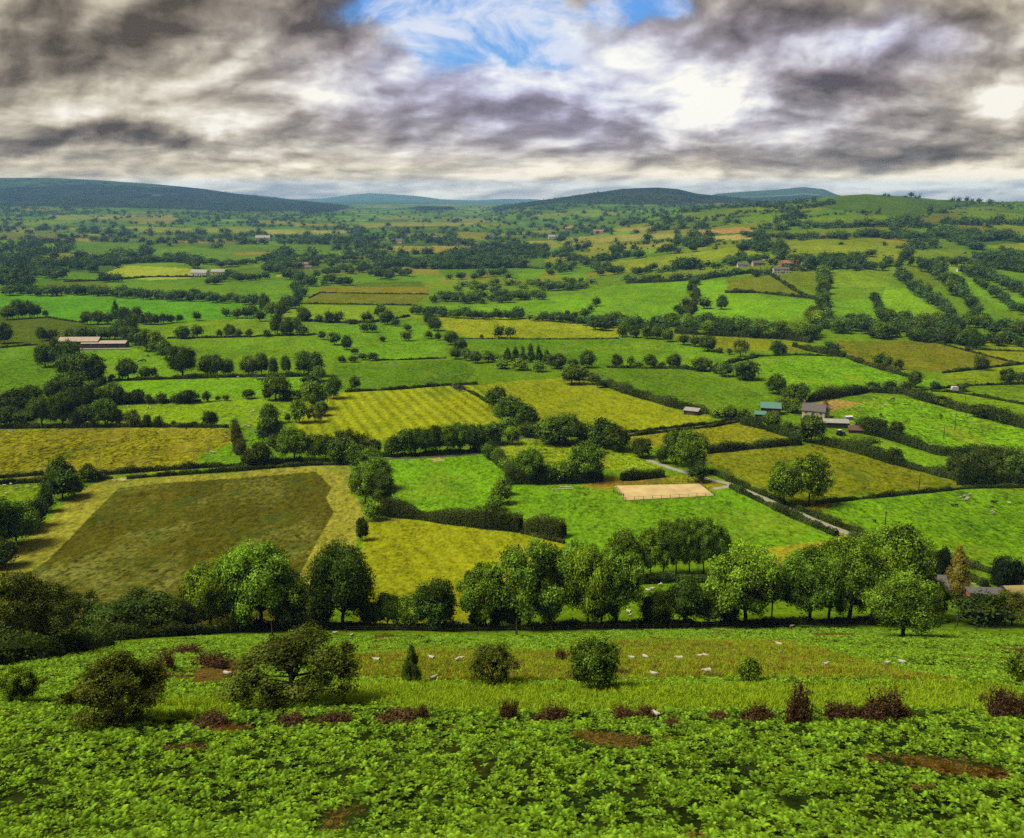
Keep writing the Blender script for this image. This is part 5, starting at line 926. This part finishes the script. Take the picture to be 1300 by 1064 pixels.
# ------------------------------------------------------------------ animals: skinned bodies
def animal(sp):
    S = dict(sheep=[('b0', (-.5, 0, .62), .25), ('b1', (-.2, 0, .66), .31), ('b2', (.15, 0, .66), .31), ('b3', (.42, 0, .68), .24), ('n', (.58, 0, .82), .13), ('h', (.72, 0, .86), .11), ('m', (.88, 0, .76), .06)],
             cow=[('b0', (-.95, 0, 1.05), .3), ('b1', (-.4, 0, 1.02), .42), ('b2', (.25, 0, 1.02), .42), ('b3', (.75, 0, 1.08), .34), ('n', (1.1, 0, 1.2), .2), ('h', (1.4, 0, 1.22), .18), ('m', (1.72, 0, 1.02), .11)],
             grazing=[('b0', (-.95, 0, 1.05), .3), ('b1', (-.4, 0, 1.02), .42), ('b2', (.25, 0, 1.02), .42), ('b3', (.75, 0, 1.05), .34), ('n', (1.1, 0, .85), .2), ('h', (1.3, 0, .5), .16), ('m', (1.42, 0, .18), .1)],
             horse=[('b0', (-.8, 0, 1.25), .32), ('b1', (-.3, 0, 1.2), .34), ('b2', (.25, 0, 1.2), .35), ('b3', (.6, 0, 1.25), .3), ('n', (.95, 0, 1.15), .18), ('h', (1.3, 0, .75), .14), ('m', (1.5, 0, .35), .09)])[sp]
    k = dict(sheep=1, cow=1.9, grazing=1.9, horse=2.)[sp]
    V = [s[1] for s in S]; R = [s[2] for s in S]; E_ = [(i, i+1) for i in range(len(S)-1)]
    hipz = S[0][1][2]
    for root_, x0 in ((0, S[0][1][0]+.06), (3, S[3][1][0]-.04)):
        for s in (-1, 1):
            i = len(V); off = .13*k*s*.8
            V += [(x0, off, hipz*.7), (x0+(-.05*k if root_ == 0 else .0), off, hipz*.42), (x0+(.01), off, .03)]; R += [.09*k*.9, .05*k*.9, .04*k*.9]; E_ += [(root_, i), (i, i+1), (i+1, i+2)]
    for s in (-1, 1):
        i = len(V); h = S[5][1]; V.append((h[0]-.03*k, s*.14*k*.9, h[2]+.05*k)); R.append(.025*k); E_.append((5, i))
    i = len(V); V.append((S[0][1][0]-.26*k*.7, 0, hipz-.1*k)); R.append(.03*k); E_.append((0, i))
    me = bpy.data.meshes.new(sp); me.from_pydata(V, E_, []); o = bpy.data.objects.new(sp, me); COL.objects.link(o)
    sk = o.modifiers.new('s', 'SKIN'); o.modifiers.new('u', 'SUBSURF').levels = 2
    for j, v in enumerate(me.skin_vertices[0].data): v.radius = (R[j], R[j]); v.use_root = (j == 1)
    dg = bpy.context.evaluated_depsgraph_get(); out = bpy.data.meshes.new_from_object(o.evaluated_get(dg)); bpy.data.objects.remove(o)
    out.polygons.foreach_set('use_smooth', [True]*len(out.polygons)); return out
pm('fleece', (206, 198, 172), .12, 6, 1); pm('black_hide', (22, 20, 20), .3, 3, .6); pm('brown_hide', (120, 84, 56), .2, 3, .7)
AM = {}
for k, sp, m in (('sheep', 'sheep', 'fleece'), ('black_sheep', 'sheep', 'black_hide'), ('cow', 'cow', 'black_hide'), ('cow2', 'grazing', 'black_hide'), ('horse', 'horse', 'brown_hide')):
    AM[k] = animal(sp); AM[k].materials.clear(); AM[k].materials.append(M[m])
AN = [('sheep', 'white sheep grazing on the rushy pasture of the bracken slope', [(478,841),(548,838),(580,841),(585,839),(618,828),(550,865),(738,826),(743,829),(767,821),(776,825),(802,838),(819,837),(862,839),(829,859),(888,836),(895,835),(897,856),(989,821),(1048,847),(1126,845),(1144,844)]),
 ('sheep', 'lone white sheep standing in the bracken between the two hawthorns', [(288,859)]), ('sheep', 'lone white sheep low in the bracken near the gorse tufts', [(832,910)]), ('sheep', 'white sheep by the fence under the leftmost big oak', [(425,806),(446,809)]), ('sheep', 'white sheep by the fence below the bright trees', [(1005,797)]),
 ('sheep', 'white sheep in the paddock behind the central clump', [(822,752),(828,750),(838,745),(800,783),(812,791),(798,779)]), ('sheep', 'white sheep in the upper right of the big sheep field', [(1219,633),(1224,631),(1228,634),(1231,629),(1226,636),(1281,640),(1259,651),(1261,653)]),
 ('sheep', 'white sheep scattered in the light field below the cow pasture', [(163,517),(188,518),(191,519),(186,525),(322,523),(353,524),(360,524),(312,541),(316,543),(323,549),(287,557),(318,540)]), ('sheep', 'white sheep in the green corner of the orange-brown field', [(268,575),(271,576)]),
 ('sheep', 'white sheep on the small field at the far left', [(6,618),(14,616),(20,622),(36,620),(100,617),(8,628)]), ('sheep', 'white sheep in the cow pasture', [(302,480),(372,488)]), ('sheep', 'lone white sheep in the orange-brown field', [(13,550)]),
 ('sheep', 'white sheep in the pale field below the far belt', [(60,449),(195,470)])]
AN += [('cow', 'black cow in the row across the cow pasture', [(324,481),(330,484),(336,484),(341,484),(276,482)]), ('cow2', 'black cow in the line of cattle beside the striped field', [(575,492),(578,493.5),(581,495),(584,496),(587,497)]), ('cow2', 'black cow lying by the long barn field centre', [(178,460),(183,459),(188,453)]),
 ('black_sheep', 'black sheep in the upper right of the big sheep field', [(1259,638),(1263,639),(1259,645),(1209,643),(1214,643)]), ('black_sheep', 'black sheep right of the pole in the big sheep field', [(1156,675),(1164,676),(1110,663)]), ('black_sheep', 'black sheep near the hedge above the orange-brown field', [(236,545)]),
 ('horse', 'brown horse at the top of the horse field', [(1133,509)]), ('cow2', 'black pony in the horse field below the sand yard', [(1118,528)]), ('sheep', 'pale pony near the top hedge of the horse field', [(1124,516)]), ('cow2', 'dark pony right of centre in the horse field', [(1194,529)])]
for k, lab, L in AN:
    g = lab.replace('white sheep', 'sheep') if len(L) > 1 else None
    for i, (x, y) in enumerate(L):
        P = at1(x, y); nm = {'sheep': 'sheep', 'black_sheep': 'sheep', 'cow': 'cow', 'cow2': 'cow', 'horse': 'horse'}[k]
        if 'pony' in lab: nm = 'pony'
        o = link(nm, AM[k], None, P); s = random.uniform(.9, 1.1)*(.62 if nm == 'sheep' and y > 780 else .82 if nm == 'sheep' else 1)*(.8 if y > 900 else 1)*(1.35 if 'pale pony' in lab else .78 if 'pony' in lab else 1.15 if y < 560 else 1); o.scale = (s, s, s); o.rotation_euler = (0, 0, random.choice((0, 3.14))+random.uniform(-.9, .9)); tag(o, lab, nm, g)
# ------------------------------------------------------------------ slope vegetation
def gorse(seed, spiky):
    r = np.random.default_rng(seed); mb = MB(); n = 200
    d = r.normal(size=(n, 3)); d[:, 2] = abs(d[:, 2])*(1.4 if spiky else .8); d /= np.linalg.norm(d, axis=1)[:, None]
    b = np.stack([r.uniform(-.3, .3, n), r.uniform(-.3, .3, n), np.zeros(n)], 1); L = r.uniform(.45, 1, n)*(1 if spiky else .75)
    tip = b+d*L[:, None]*np.array([.42, .42, 1.]); side = np.cross(d, r.normal(size=(n, 3))); side /= np.linalg.norm(side, axis=1)[:, None]
    V = np.stack([b-side*.01, b+side*.01, tip+side*.004, tip-side*.004], 1).reshape(-1, 3); mb.add(V, np.arange(4*n).reshape(-1, 4), np.repeat(r.uniform(0, .4, n), 4))
    m = 4600; i = r.integers(0, n, m); f = r.uniform(.35, 1.02, m)[:, None]; P = b[i]+(tip[i]-b[i])*f+r.normal(size=(m, 3))*.045
    V, F = cards(P, d[i]+r.normal(size=(m, 3))*.8, .065, r, .5); mb.add(V, F, np.repeat(np.clip(r.uniform(0, 1, m), 0, 1), 4)); return mb.mesh('gorse', [M['dead']])
GM = [gorse(1, True), gorse(2, False), gorse(3, False), gorse(5, True)]
GL = [(1014,918,34,46,0,'tallest spiky reddish-brown gorse bush on the lower slope'),(962,914,40,26,1,'round dark reddish gorse bush left of the tallest one'),(1070,912,42,26,2,'low dark gorse bush right of the tallest one'),(1108,914,36,26,1,'dark gorse bush at the left of the peaked pair'),(1124,912,40,36,3,'peaked gorse bush under the pale grassy band, right of centre'),(1144,912,30,18,2,'low tail end of the peaked gorse pair'),(1272,910,34,30,0,'spiky gorse bush near the right edge'),(1288,906,24,26,3,'spiky gorse tuft at the far right edge'),(915,914,28,16,1,'small flat gorse tuft left of centre of gorse row'),(700,915,44,24,2,'dark gorse bush at the middle of the slope'),(646,914,22,28,3,'pale upright dead tuft at the middle of the slope'),(510,918,60,18,1,'long flat gorse patch left of the middle'),(537,912,16,18,0,'small spiky gorse tuft above the long flat patch'),
 (265,922,44,20,2,'flat brown gorse tuft between the two big hawthorns'),(790,911,34,18,1,'low gorse tuft right of the middle bush'),(818,909,30,18,2,'low dark gorse tuft right beside the lone low sheep'),(372,922,46,18,1,'flat gorse patch under the wide hawthorn'),(1248,894,14,12,3,'tiny dark tuft in the pale grass near right edge'),(855,922,24,14,2,'tiny gorse tuft near the middle bottom'),(425,918,40,20,2,'dark gorse patch right of the wide hawthorn'),(212,850,20,24,3,'small dark tuft above the left hawthorn'),(268,848,44,26,2,'brown gorse clump on the hollow at upper left of slope'),(235,830,34,14,1,'brown gorse clump high at the upper left of slope'),(790,858,20,14,2,'small dark tuft right of the round lone tree'),(712,838,16,22,1,'brown tuft on the little gully in the rushy pasture')]
for x, y, w, h, k, lab in GL:
    P = at1(x, y); s = mpp(P); o = link('gorse_bush', GM[k], None, P-[0, 0, .1]); o.scale = (w*s*1.15, w*s*.9, h*s*1.25); o.rotation_euler = (0, 0, random.uniform(0, 6)); tag(o, lab, 'gorse bush', 'dark gorse bushes on the lower slope')
M['bracken'] = leafmat('bracken_fronds', alb((104, 142, 34)), .2, .85, (1.2, 1.0, .8), .5, 1.25); M['grass'] = leafmat('slope_grass', alb((158, 190, 40)), .35, .4, (1.1, 1.0, .8)); M['rush'] = leafmat('rush_tufts', alb((146, 138, 46)), .2, .75, (1.15, .97, .9)); M['deadfern'] = leafmat('dead_bracken', alb((116, 96, 48)), .2, .6, (1.05, .92, .8))
def frond_clump(seed, nf, L):
    r = np.random.default_rng(seed); mb = MB()
    for f in range(nf):
        a = f*6.283/nf+r.uniform(-.4, .4); el = r.uniform(.55, 1.3); l = L*r.uniform(.7, 1.15); t = np.linspace(0, 1, 12)
        hor = np.array([math.cos(a), math.sin(a), 0]); pr = np.outer(t*math.cos(el)*l+.12*l*t*t, hor); pr[:, 2] = (math.sin(el)*t-.5*t**2.3)*l*1.0+.05
        sd = np.array([-math.sin(a), math.cos(a), 0]); tone = r.uniform(.2, .85); b0 = r.uniform(-.08, .08, 2); pr[:, :2] += b0
        for i in range(2, 12):
            wd = l*.3*(1-(t[i]-.25)**1.0*.95)*(1.15 if i > 2 else .8); fw = (pr[min(i, 11)]-pr[i-1]); fw /= np.linalg.norm(fw)+1e-9; wl = l*.036
            for s in (-1, 1):
                tipp = pr[i]+sd*s*wd+fw*wd*.35+[0, 0, -wd*.22]; mb.add([pr[i]-fw*wl, tipp, pr[i]+fw*wl], [(0, 1, 2)] if s > 0 else [(0, 2, 1)], min(1, tone+.03*i-.12))
    return mb
def tuft(seed, n, L, sp):
    r = np.random.default_rng(seed); mb = MB()
    for i in range(n):
        b = np.array([*r.uniform(-sp, sp, 2), 0]); d = np.array([*r.normal(size=2)*.4, 1]); l = L*r.uniform(.6, 1.2); s = np.array([r.normal(), r.normal(), 0]); s *= .028/np.linalg.norm(s)
        mb.add([b-s, b+s, b+d*l*.6+s*.7, b+d*l+[d[0]*.3*l, d[1]*.3*l, -.1*l], b+d*l*.6-s*.7], [(0, 1, 2), (0, 2, 4), (4, 2, 3)], r.uniform(.1, .95))
    return mb
def scatter(name, protos, P, S, label, cat, tilt=True):
    vc = bpy.data.collections.new(name+'_shapes')
    for i, (mb, m) in enumerate(protos): vc.objects.link(bpy.data.objects.new(name+'_shape', mb.mesh(name+'_shape', [m])))
    me = bpy.data.meshes.new(name); me.vertices.add(len(P)); me.vertices.foreach_set('co', np.asarray(P, np.float32).ravel()); a = me.attributes.new('sz', 'FLOAT', 'POINT'); a.data.foreach_set('value', np.asarray(S, np.float32))
    o = link(name, me); g = bpy.data.node_groups.new(name, 'GeometryNodeTree'); g.interface.new_socket('Geometry', in_out='INPUT', socket_type='NodeSocketGeometry'); g.interface.new_socket('Geometry', in_out='OUTPUT', socket_type='NodeSocketGeometry')
    N = g.nodes; gi = N.new('NodeGroupInput'); go = N.new('NodeGroupOutput'); ip = N.new('GeometryNodeInstanceOnPoints'); ci = N.new('GeometryNodeCollectionInfo'); ci.inputs['Collection'].default_value = vc; ci.inputs['Separate Children'].default_value = True; ci.inputs['Reset Children'].default_value = True
    ip.inputs['Pick Instance'].default_value = True; rv = N.new('FunctionNodeRandomValue'); rv.data_type = 'FLOAT_VECTOR'; rv.inputs[0].default_value = (-.2, -.2, 0); rv.inputs[1].default_value = (.2, .2, 6.28); ri = N.new('FunctionNodeRandomValue'); ri.data_type = 'INT'; ri.inputs[4].default_value = 0; ri.inputs[5].default_value = len(protos)-1
    at_ = N.new('GeometryNodeInputNamedAttribute'); at_.data_type = 'FLOAT'; at_.inputs[0].default_value = 'sz'; er = N.new('FunctionNodeEulerToRotation')
    l = g.links.new; l(gi.outputs[0], ip.inputs['Points']); l(ci.outputs[0], ip.inputs['Instance']); l(rv.outputs[0], er.inputs[0]); l(er.outputs[0], ip.inputs['Rotation']); l(ri.outputs[2], ip.inputs['Instance Index']); l(at_.outputs[0], ip.inputs['Scale']); l(ip.outputs[0], go.inputs[0])
    o.modifiers.new('scatter', 'NODES').node_group = g; tag(o, label, cat, kind='stuff'); return o
def slope_points(n, y0, y1, seed):
    r = np.random.default_rng(seed); Y = np.sqrt(r.uniform(y0*y0, y1*y1, n)); X = r.uniform(-.66, .66, n)*(Y+6); return X, Y, r
X, Y, r = slope_points(185000, 26, 178, 2)
toe = TOE(X); inside = Y < toe-2
w0 = np.zeros(len(X), bool); w0[inpoly(X, Y, RUSHW[0])] = True; w1 = np.zeros(len(X), bool); w1[inpoly(X, Y, RUSHW[1])] = True; w2 = np.zeros(len(X), bool); w2[inpoly(X, Y, RUSHW[2])] = True
patch = waves(X, Y, 22, 61)+.6*waves(X, Y, 7, 62)
Z = Hz(X, Y)
br = inside & (~w0 | (r.uniform(size=len(X)) < .14*(waves(X, Y, 16, 72) > -.1))) & ~w1 & (patch > -.62) & (r.uniform(size=len(X)) < .64+.5*waves(X, Y, 5, 71)+.3*waves(X, Y, 2.2, 73)) & (~w2 | (r.uniform(size=len(X)) < .3))
dead = inside & ~br & (w1 | (~w0 & ~w2 & (patch < -.6)))
P3 = np.stack([X, Y, Z], 1)
pr = [(frond_clump(s, 6+s % 3, .8), M['bracken']) for s in range(6)]
sz = r.uniform(.26, .68, len(X))*(1+.25*waves(X, Y, 12, 66))
scatter('bracken', pr, P3[br], sz[br], 'dense bright green bracken covering the whole foreground slope', 'bracken')
scatter('dead_bracken', [(frond_clump(20+s, 5, .55), M['deadfern']) for s in range(3)], P3[dead], sz[dead]*.75, 'patches of rusty dead bracken among the green fronds', 'dead bracken')
rush = inside & w0; k2 = rush & (r.uniform(size=len(X)) < .75); g2 = inside & w2
scatter('rushes', [(tuft(30+s, 26, .55, .16), M['rush']) for s in range(4)], P3[k2]-[0, 0, .03], sz[k2]*1.1, 'straw and olive rush tufts on the slope pasture', 'rushes')
X, Y, r = slope_points(70000, 50, 165, 4); P3 = np.stack([X, Y, Hz(X, Y)-.02], 1); a = np.zeros(len(X), bool); a[inpoly(X, Y, RUSHW[2])] = True; a2 = np.zeros(len(X), bool); a2[inpoly(X, Y, RUSHW[0])] = True; a2 &= r.uniform(size=len(X)) < .35; a &= r.uniform(size=len(X)) < .95
scatter('grass', [(tuft(40+s, 22, .42, .3), M['grass']) for s in range(4)], P3[a | a2], r.uniform(.7, 1.3, int((a | a2).sum())), 'bright yellow-green grass on the slope', 'grass')
# ------------------------------------------------------------------ light, sky, camera, air
EXPO = 2.85
SUN_EL, SUN_AZ = 56, -105            # azimuth clockwise from the view direction (+y)
sd = bpy.data.lights.new('sun', 'SUN'); sd.energy = 1.5; sd.angle = math.radians(28); sd.color = (1, .95, .83)
so = link('sun', sd); so.rotation_euler = (math.radians(90-SUN_EL), 0, math.radians(-SUN_AZ)+math.pi)
so.rotation_euler = (math.radians(SUN_EL-90), 0, math.radians(-SUN_AZ))
wd = bpy.data.worlds.new('World'); SC.world = wd; wd.use_nodes = True; t = NT(wd.node_tree); t.n.clear()
sky = t.add('ShaderNodeTexSky'); sky.sky_type = 'NISHITA'; sky.sun_disc = False; sky.sun_elevation = math.radians(SUN_EL); sky.sun_rotation = math.radians(SUN_AZ); sky.air_density = 1.2
co = t.add('ShaderNodeTexCoord').outputs['Generated']; sx = t.add('ShaderNodeSeparateXYZ'); t.l.new(co, sx.inputs[0]); dx, dy, dz = sx.outputs
ay = t.m('MAXIMUM', t.m('ABSOLUTE', dy), .02); el = t.m('MAXIMUM', dz, 0)
p = t.m('DIVIDE', dx, ay); q = t.m('DIVIDE', el, ay)
def pq(x, y): a, s = ray(x, y); return float(a), float(-s)
cv = t.add('ShaderNodeCombineXYZ'); den = t.m('ADD', t.m('DIVIDE', t.m('MAXIMUM', dz, -.04), ay), .2)
t.l.new(t.m('MULTIPLY', p, 2.7), cv.inputs[0]); t.l.new(t.m('MULTIPLY', t.m('LOGARITHM', t.m('SUBTRACT', den, .115), 2.718), 1.05), cv.inputs[1])
cvv = cv.outputs[0]
def shifted(v, d):
    a = t.add('ShaderNodeVectorMath', operation='ADD'); t.l.new(v, a.inputs[0]); a.inputs[1].default_value = d; return a.outputs[0]
wn = t.add('ShaderNodeTexNoise'); wn.inputs['Scale'].default_value = 2.3; wn.inputs['Detail'].default_value = 3; t.l.new(cvv, wn.inputs['Vector'])
ws = t.add('ShaderNodeVectorMath', operation='MULTIPLY_ADD'); t.l.new(wn.outputs['Color'], ws.inputs[0]); ws.inputs[1].default_value = (.16, .16, .2); t.l.new(cvv, ws.inputs[2]); cw = ws.outputs[0]
sp_ = t.add('ShaderNodeSeparateColor'); t.l.new(t.add('ShaderNodeMix').outputs[2], sp_.inputs[0]) if False else None
# warped picture-plane coordinates of the sky directions (for where cloud masses lie)
wn2 = t.add('ShaderNodeTexNoise'); wn2.inputs['Scale'].default_value = 9; wn2.inputs['Detail'].default_value = 5; wn2.inputs['Roughness'].default_value = .6
cp = t.add('ShaderNodeCombineXYZ'); t.l.new(p, cp.inputs[0]); t.l.new(q, cp.inputs[1]); t.l.new(cp.outputs[0], wn2.inputs['Vector'])
s2 = t.add('ShaderNodeSeparateColor'); t.l.new(wn2.outputs['Color'], s2.inputs[0])
pw = t.m('ADD', p, t.m('MULTIPLY', t.m('SUBTRACT', s2.outputs[0], .5), .14)); qw = t.m('ADD', q, t.m('MULTIPLY', t.m('SUBTRACT', s2.outputs[1], .5), .075))
def blob(x, y, rx, ry, amp, rot=0):
    a, b = pq(x, y); rx /= F_PX; ry /= F_PX; c, s = math.cos(math.radians(rot)), math.sin(math.radians(rot))
    u = t.m('SUBTRACT', pw, a); v = t.m('SUBTRACT', qw, b)
    uu = t.m('ADD', t.m('MULTIPLY', u, c/rx), t.m('MULTIPLY', v, s/rx)); vv = t.m('ADD', t.m('MULTIPLY', u, -s/ry), t.m('MULTIPLY', v, c/ry))
    d = t.m('ADD', t.m('MULTIPLY', uu, uu), t.m('MULTIPLY', vv, vv))
    return t.m('MULTIPLY', t.m('POWER', 2.718, t.m('MULTIPLY', d, -1.)), amp)
def total(L):
    o = None
    for b in L: r_ = blob(*b); o = r_ if o is None else t.m('ADD', o, r_)
    return o
LUM = total([(60,85,150,45,-.3),(260,25,220,34,-.32),(30,20,90,40,-.12),(200,95,70,28,.3),(150,130,110,30,.12),(255,148,50,14,.42,-8),(120,172,180,17,-.42),(330,165,120,16,-.22),(430,22,60,40,-.28),(395,130,50,25,.3),(380,60,60,26,.12),(500,60,60,45,.25),(450,120,60,30,.2),
 (310,190,330,9,.16),(60,195,70,8,.12),(350,217,60,8,.22),(560,205,120,10,.12),(525,52,24,22,.4),(620,100,60,40,.28),(700,45,80,20,.3,-12),(740,100,110,26,.3),(880,145,45,42,.62,25),(935,118,36,22,.45,20),(790,135,50,14,.3),(640,150,50,30,-.2),(690,145,60,28,-.26),(780,155,50,22,-.2),(560,165,80,20,-.12),
 (920,22,120,36,-.36),(870,70,70,16,-.12),(1120,55,110,26,.2,8),(1040,85,60,26,-.12),(1035,110,90,28,-.22,10),(1120,110,90,36,-.3),(1240,60,70,40,-.2),(1265,20,60,30,-.3),(1275,132,34,36,.42),(1215,110,30,40,-.1),(1130,192,110,15,-.3),(960,190,140,16,-.2),(1030,160,80,16,.16),(1230,205,110,12,-.2),(740,195,120,10,-.16),(620,222,300,9,.1),(1000,222,260,8,.06)])
BLUE = total([(585,36,85,38,1.3),(655,62,85,22,1.1,-15),(700,12,120,22,1.),(740,64,60,20,.4),(545,78,60,30,.35),(850,10,40,18,.5),(500,15,60,26,.6)])
LILAC = total([(620,90,220,70,1.),(1120,55,120,34,.8),(780,150,260,50,.5),(900,40,140,50,.45),(1050,130,160,60,.35)])
n1 = t.noise(cw, 1.7, 7, .5); n1s = t.noise(shifted(cw, (.05, -.09, 0)), 1.7, 5, .48); n2 = t.noise(cw, 5.5, 6, .52); n2s = t.noise(shifted(cw, (.02, -.035, 0)), 5.5, 4, .5)
def billow(v, sc, dt): return t.m('ABSOLUTE', t.m('SUBTRACT', t.noise(v, sc, dt, .4), .5))
b1 = billow(cw, 2.6, 3); b1s = billow(shifted(cw, (.035, -.06, 0)), 2.6, 3)
n3c = t.noise(cw, 15, 5, .55); n3s = t.noise(shifted(cw, (.008, -.014, 0)), 15, 3, .5)
lightrel = t.m('ADD', t.m('ADD', t.m('MULTIPLY', t.m('SUBTRACT', n1, n1s), 1.1), t.m('ADD', t.m('MULTIPLY', t.m('SUBTRACT', n3c, n3s), .22), t.m('MULTIPLY', t.m('SUBTRACT', n3c, .5), .12))), t.m('ADD', t.m('MULTIPLY', t.m('SUBTRACT', n2, n2s), .8), t.m('ADD', t.m('MULTIPLY', t.m('SUBTRACT', b1, b1s), 1.5), t.m('MULTIPLY', t.m('SUBTRACT', b1, .07), 1.25))))
big = t.m('ADD', t.m('MULTIPLY', t.m('SUBTRACT', n1, .5), .7), t.m('MULTIPLY', t.m('SUBTRACT', n2, .5), .34))
horiz = t.mr(q, 0, .06, .13, 0, True)
L = t.m('ADD', t.m('ADD', t.m('ADD', LUM, .57), horiz), t.m('ADD', big, lightrel))
cr = t.add('ShaderNodeValToRGB'); e = cr.color_ramp; t.l.new(L, cr.inputs[0])
KS = .1*2**EXPO                        # background strength x exposure
def sc(c): v = lin(c)/KS; return (v[0], v[1], v[2], 1)
stops = [(.0, (88, 80, 71)), (.2, (122, 112, 100)), (.42, (158, 148, 132)), (.62, (194, 184, 163)), (.8, (224, 215, 196)), (1., (252, 246, 234))]
while len(e.elements) < len(stops): e.elements.new(.5)
for s_, (a, c) in zip(e.elements, stops): s_.position = a; s_.color = c4(np.array(sc(c)[:3]))
cr2 = t.add('ShaderNodeValToRGB'); e = cr2.color_ramp; t.l.new(L, cr2.inputs[0])
stops = [(.0, (98, 94, 108)), (.2, (126, 121, 136)), (.42, (152, 146, 164)), (.62, (186, 184, 208)), (.8, (218, 222, 238)), (1., (255, 255, 248))]
while len(e.elements) < len(stops): e.elements.new(.5)
for s_, (a, c) in zip(e.elements, stops): s_.position = a; s_.color = c4(np.array(sc(c)[:3]))
cloud = t.mix(t.m('MINIMUM', LILAC, 1.), cr.outputs[0], cr2.outputs[0])
gap = t.mr(t.m('SUBTRACT', BLUE, t.m('MULTIPLY', t.m('MINIMUM', t.m('MULTIPLY', BLUE, 2.), 1.), t.m('ADD', t.m('MULTIPLY', t.m('SUBTRACT', n2, .5), 2.6), t.m('MULTIPLY', t.m('SUBTRACT', n1, .5), 1.6)))), .12, .95, 0, .97, True)
bl = t.mix(1., sky.outputs[0], (.06, .12, .22, 1), 'MULTIPLY')
bl = t.mix(t.mr(t.noise(shifted(cw, (3, 1, 0)), 4.2, 6, .6, .4), .38, .62, 0, .92, True), bl, sc((226, 232, 246)))
fin = t.mix(gap, cloud, bl)
fin = t.mix(t.mr(q, 0, .045, 1, 0, True), fin, t.mix(1., fin, (1.15, 1.06, .84, 1), 'MULTIPLY'))
bg = t.add('ShaderNodeBackground'); bg.inputs[1].default_value = .1; t.l.new(fin, bg.inputs[0]); ow = t.add('ShaderNodeOutputWorld'); t.l.new(bg.outputs[0], ow.inputs[0])
wd.cycles.sampling_method = 'MANUAL'; wd.cycles.sample_map_resolution = 256
# haze
hz = MB(); hz.box(-19000, 19000, -400, 19500, -420, 252); ho = link('haze', hz.mesh('haze', [])); tag(ho, kind='stuff')
hm = bpy.data.materials.new('haze'); hm.use_nodes = True; h = NT(hm.node_tree); h.n.clear(); pv = h.add('ShaderNodeVolumePrincipled'); pv.inputs['Density'].default_value = HAZE = 3.6e-5; pv.inputs['Color'].default_value = (.26, .5, .9, 1); pv.inputs['Anisotropy'].default_value = 0.
oo = h.add('ShaderNodeOutputMaterial'); h.l.new(pv.outputs[0], oo.inputs['Volume']); ho.data.materials.append(hm)
cam = bpy.data.cameras.new('camera'); cam.sensor_width = 36; cam.sensor_fit = 'HORIZONTAL'; cam.lens = F_PX/1300*36; cam.shift_y = -44.5/1300; cam.clip_start = .5; cam.clip_end = 120000
c = link('camera', cam, None, (0, 0, CZ)); c.rotation_euler = (math.pi/2-PITCH, 0, 0); SC.camera = c
SC.render.engine = 'CYCLES'; SC.view_settings.view_transform = 'Standard'; SC.view_settings.look = 'None'; SC.view_settings.exposure = EXPO; SC.view_settings.gamma = 1
SC.render.use_persistent_data = False; SC.cycles.volume_bounces = 0; SC.cycles.max_bounces = 6; SC.cycles.diffuse_bounces = 3; SC.cycles.transmission_bounces = 3; SC.cycles.use_denoising = False
print('done')
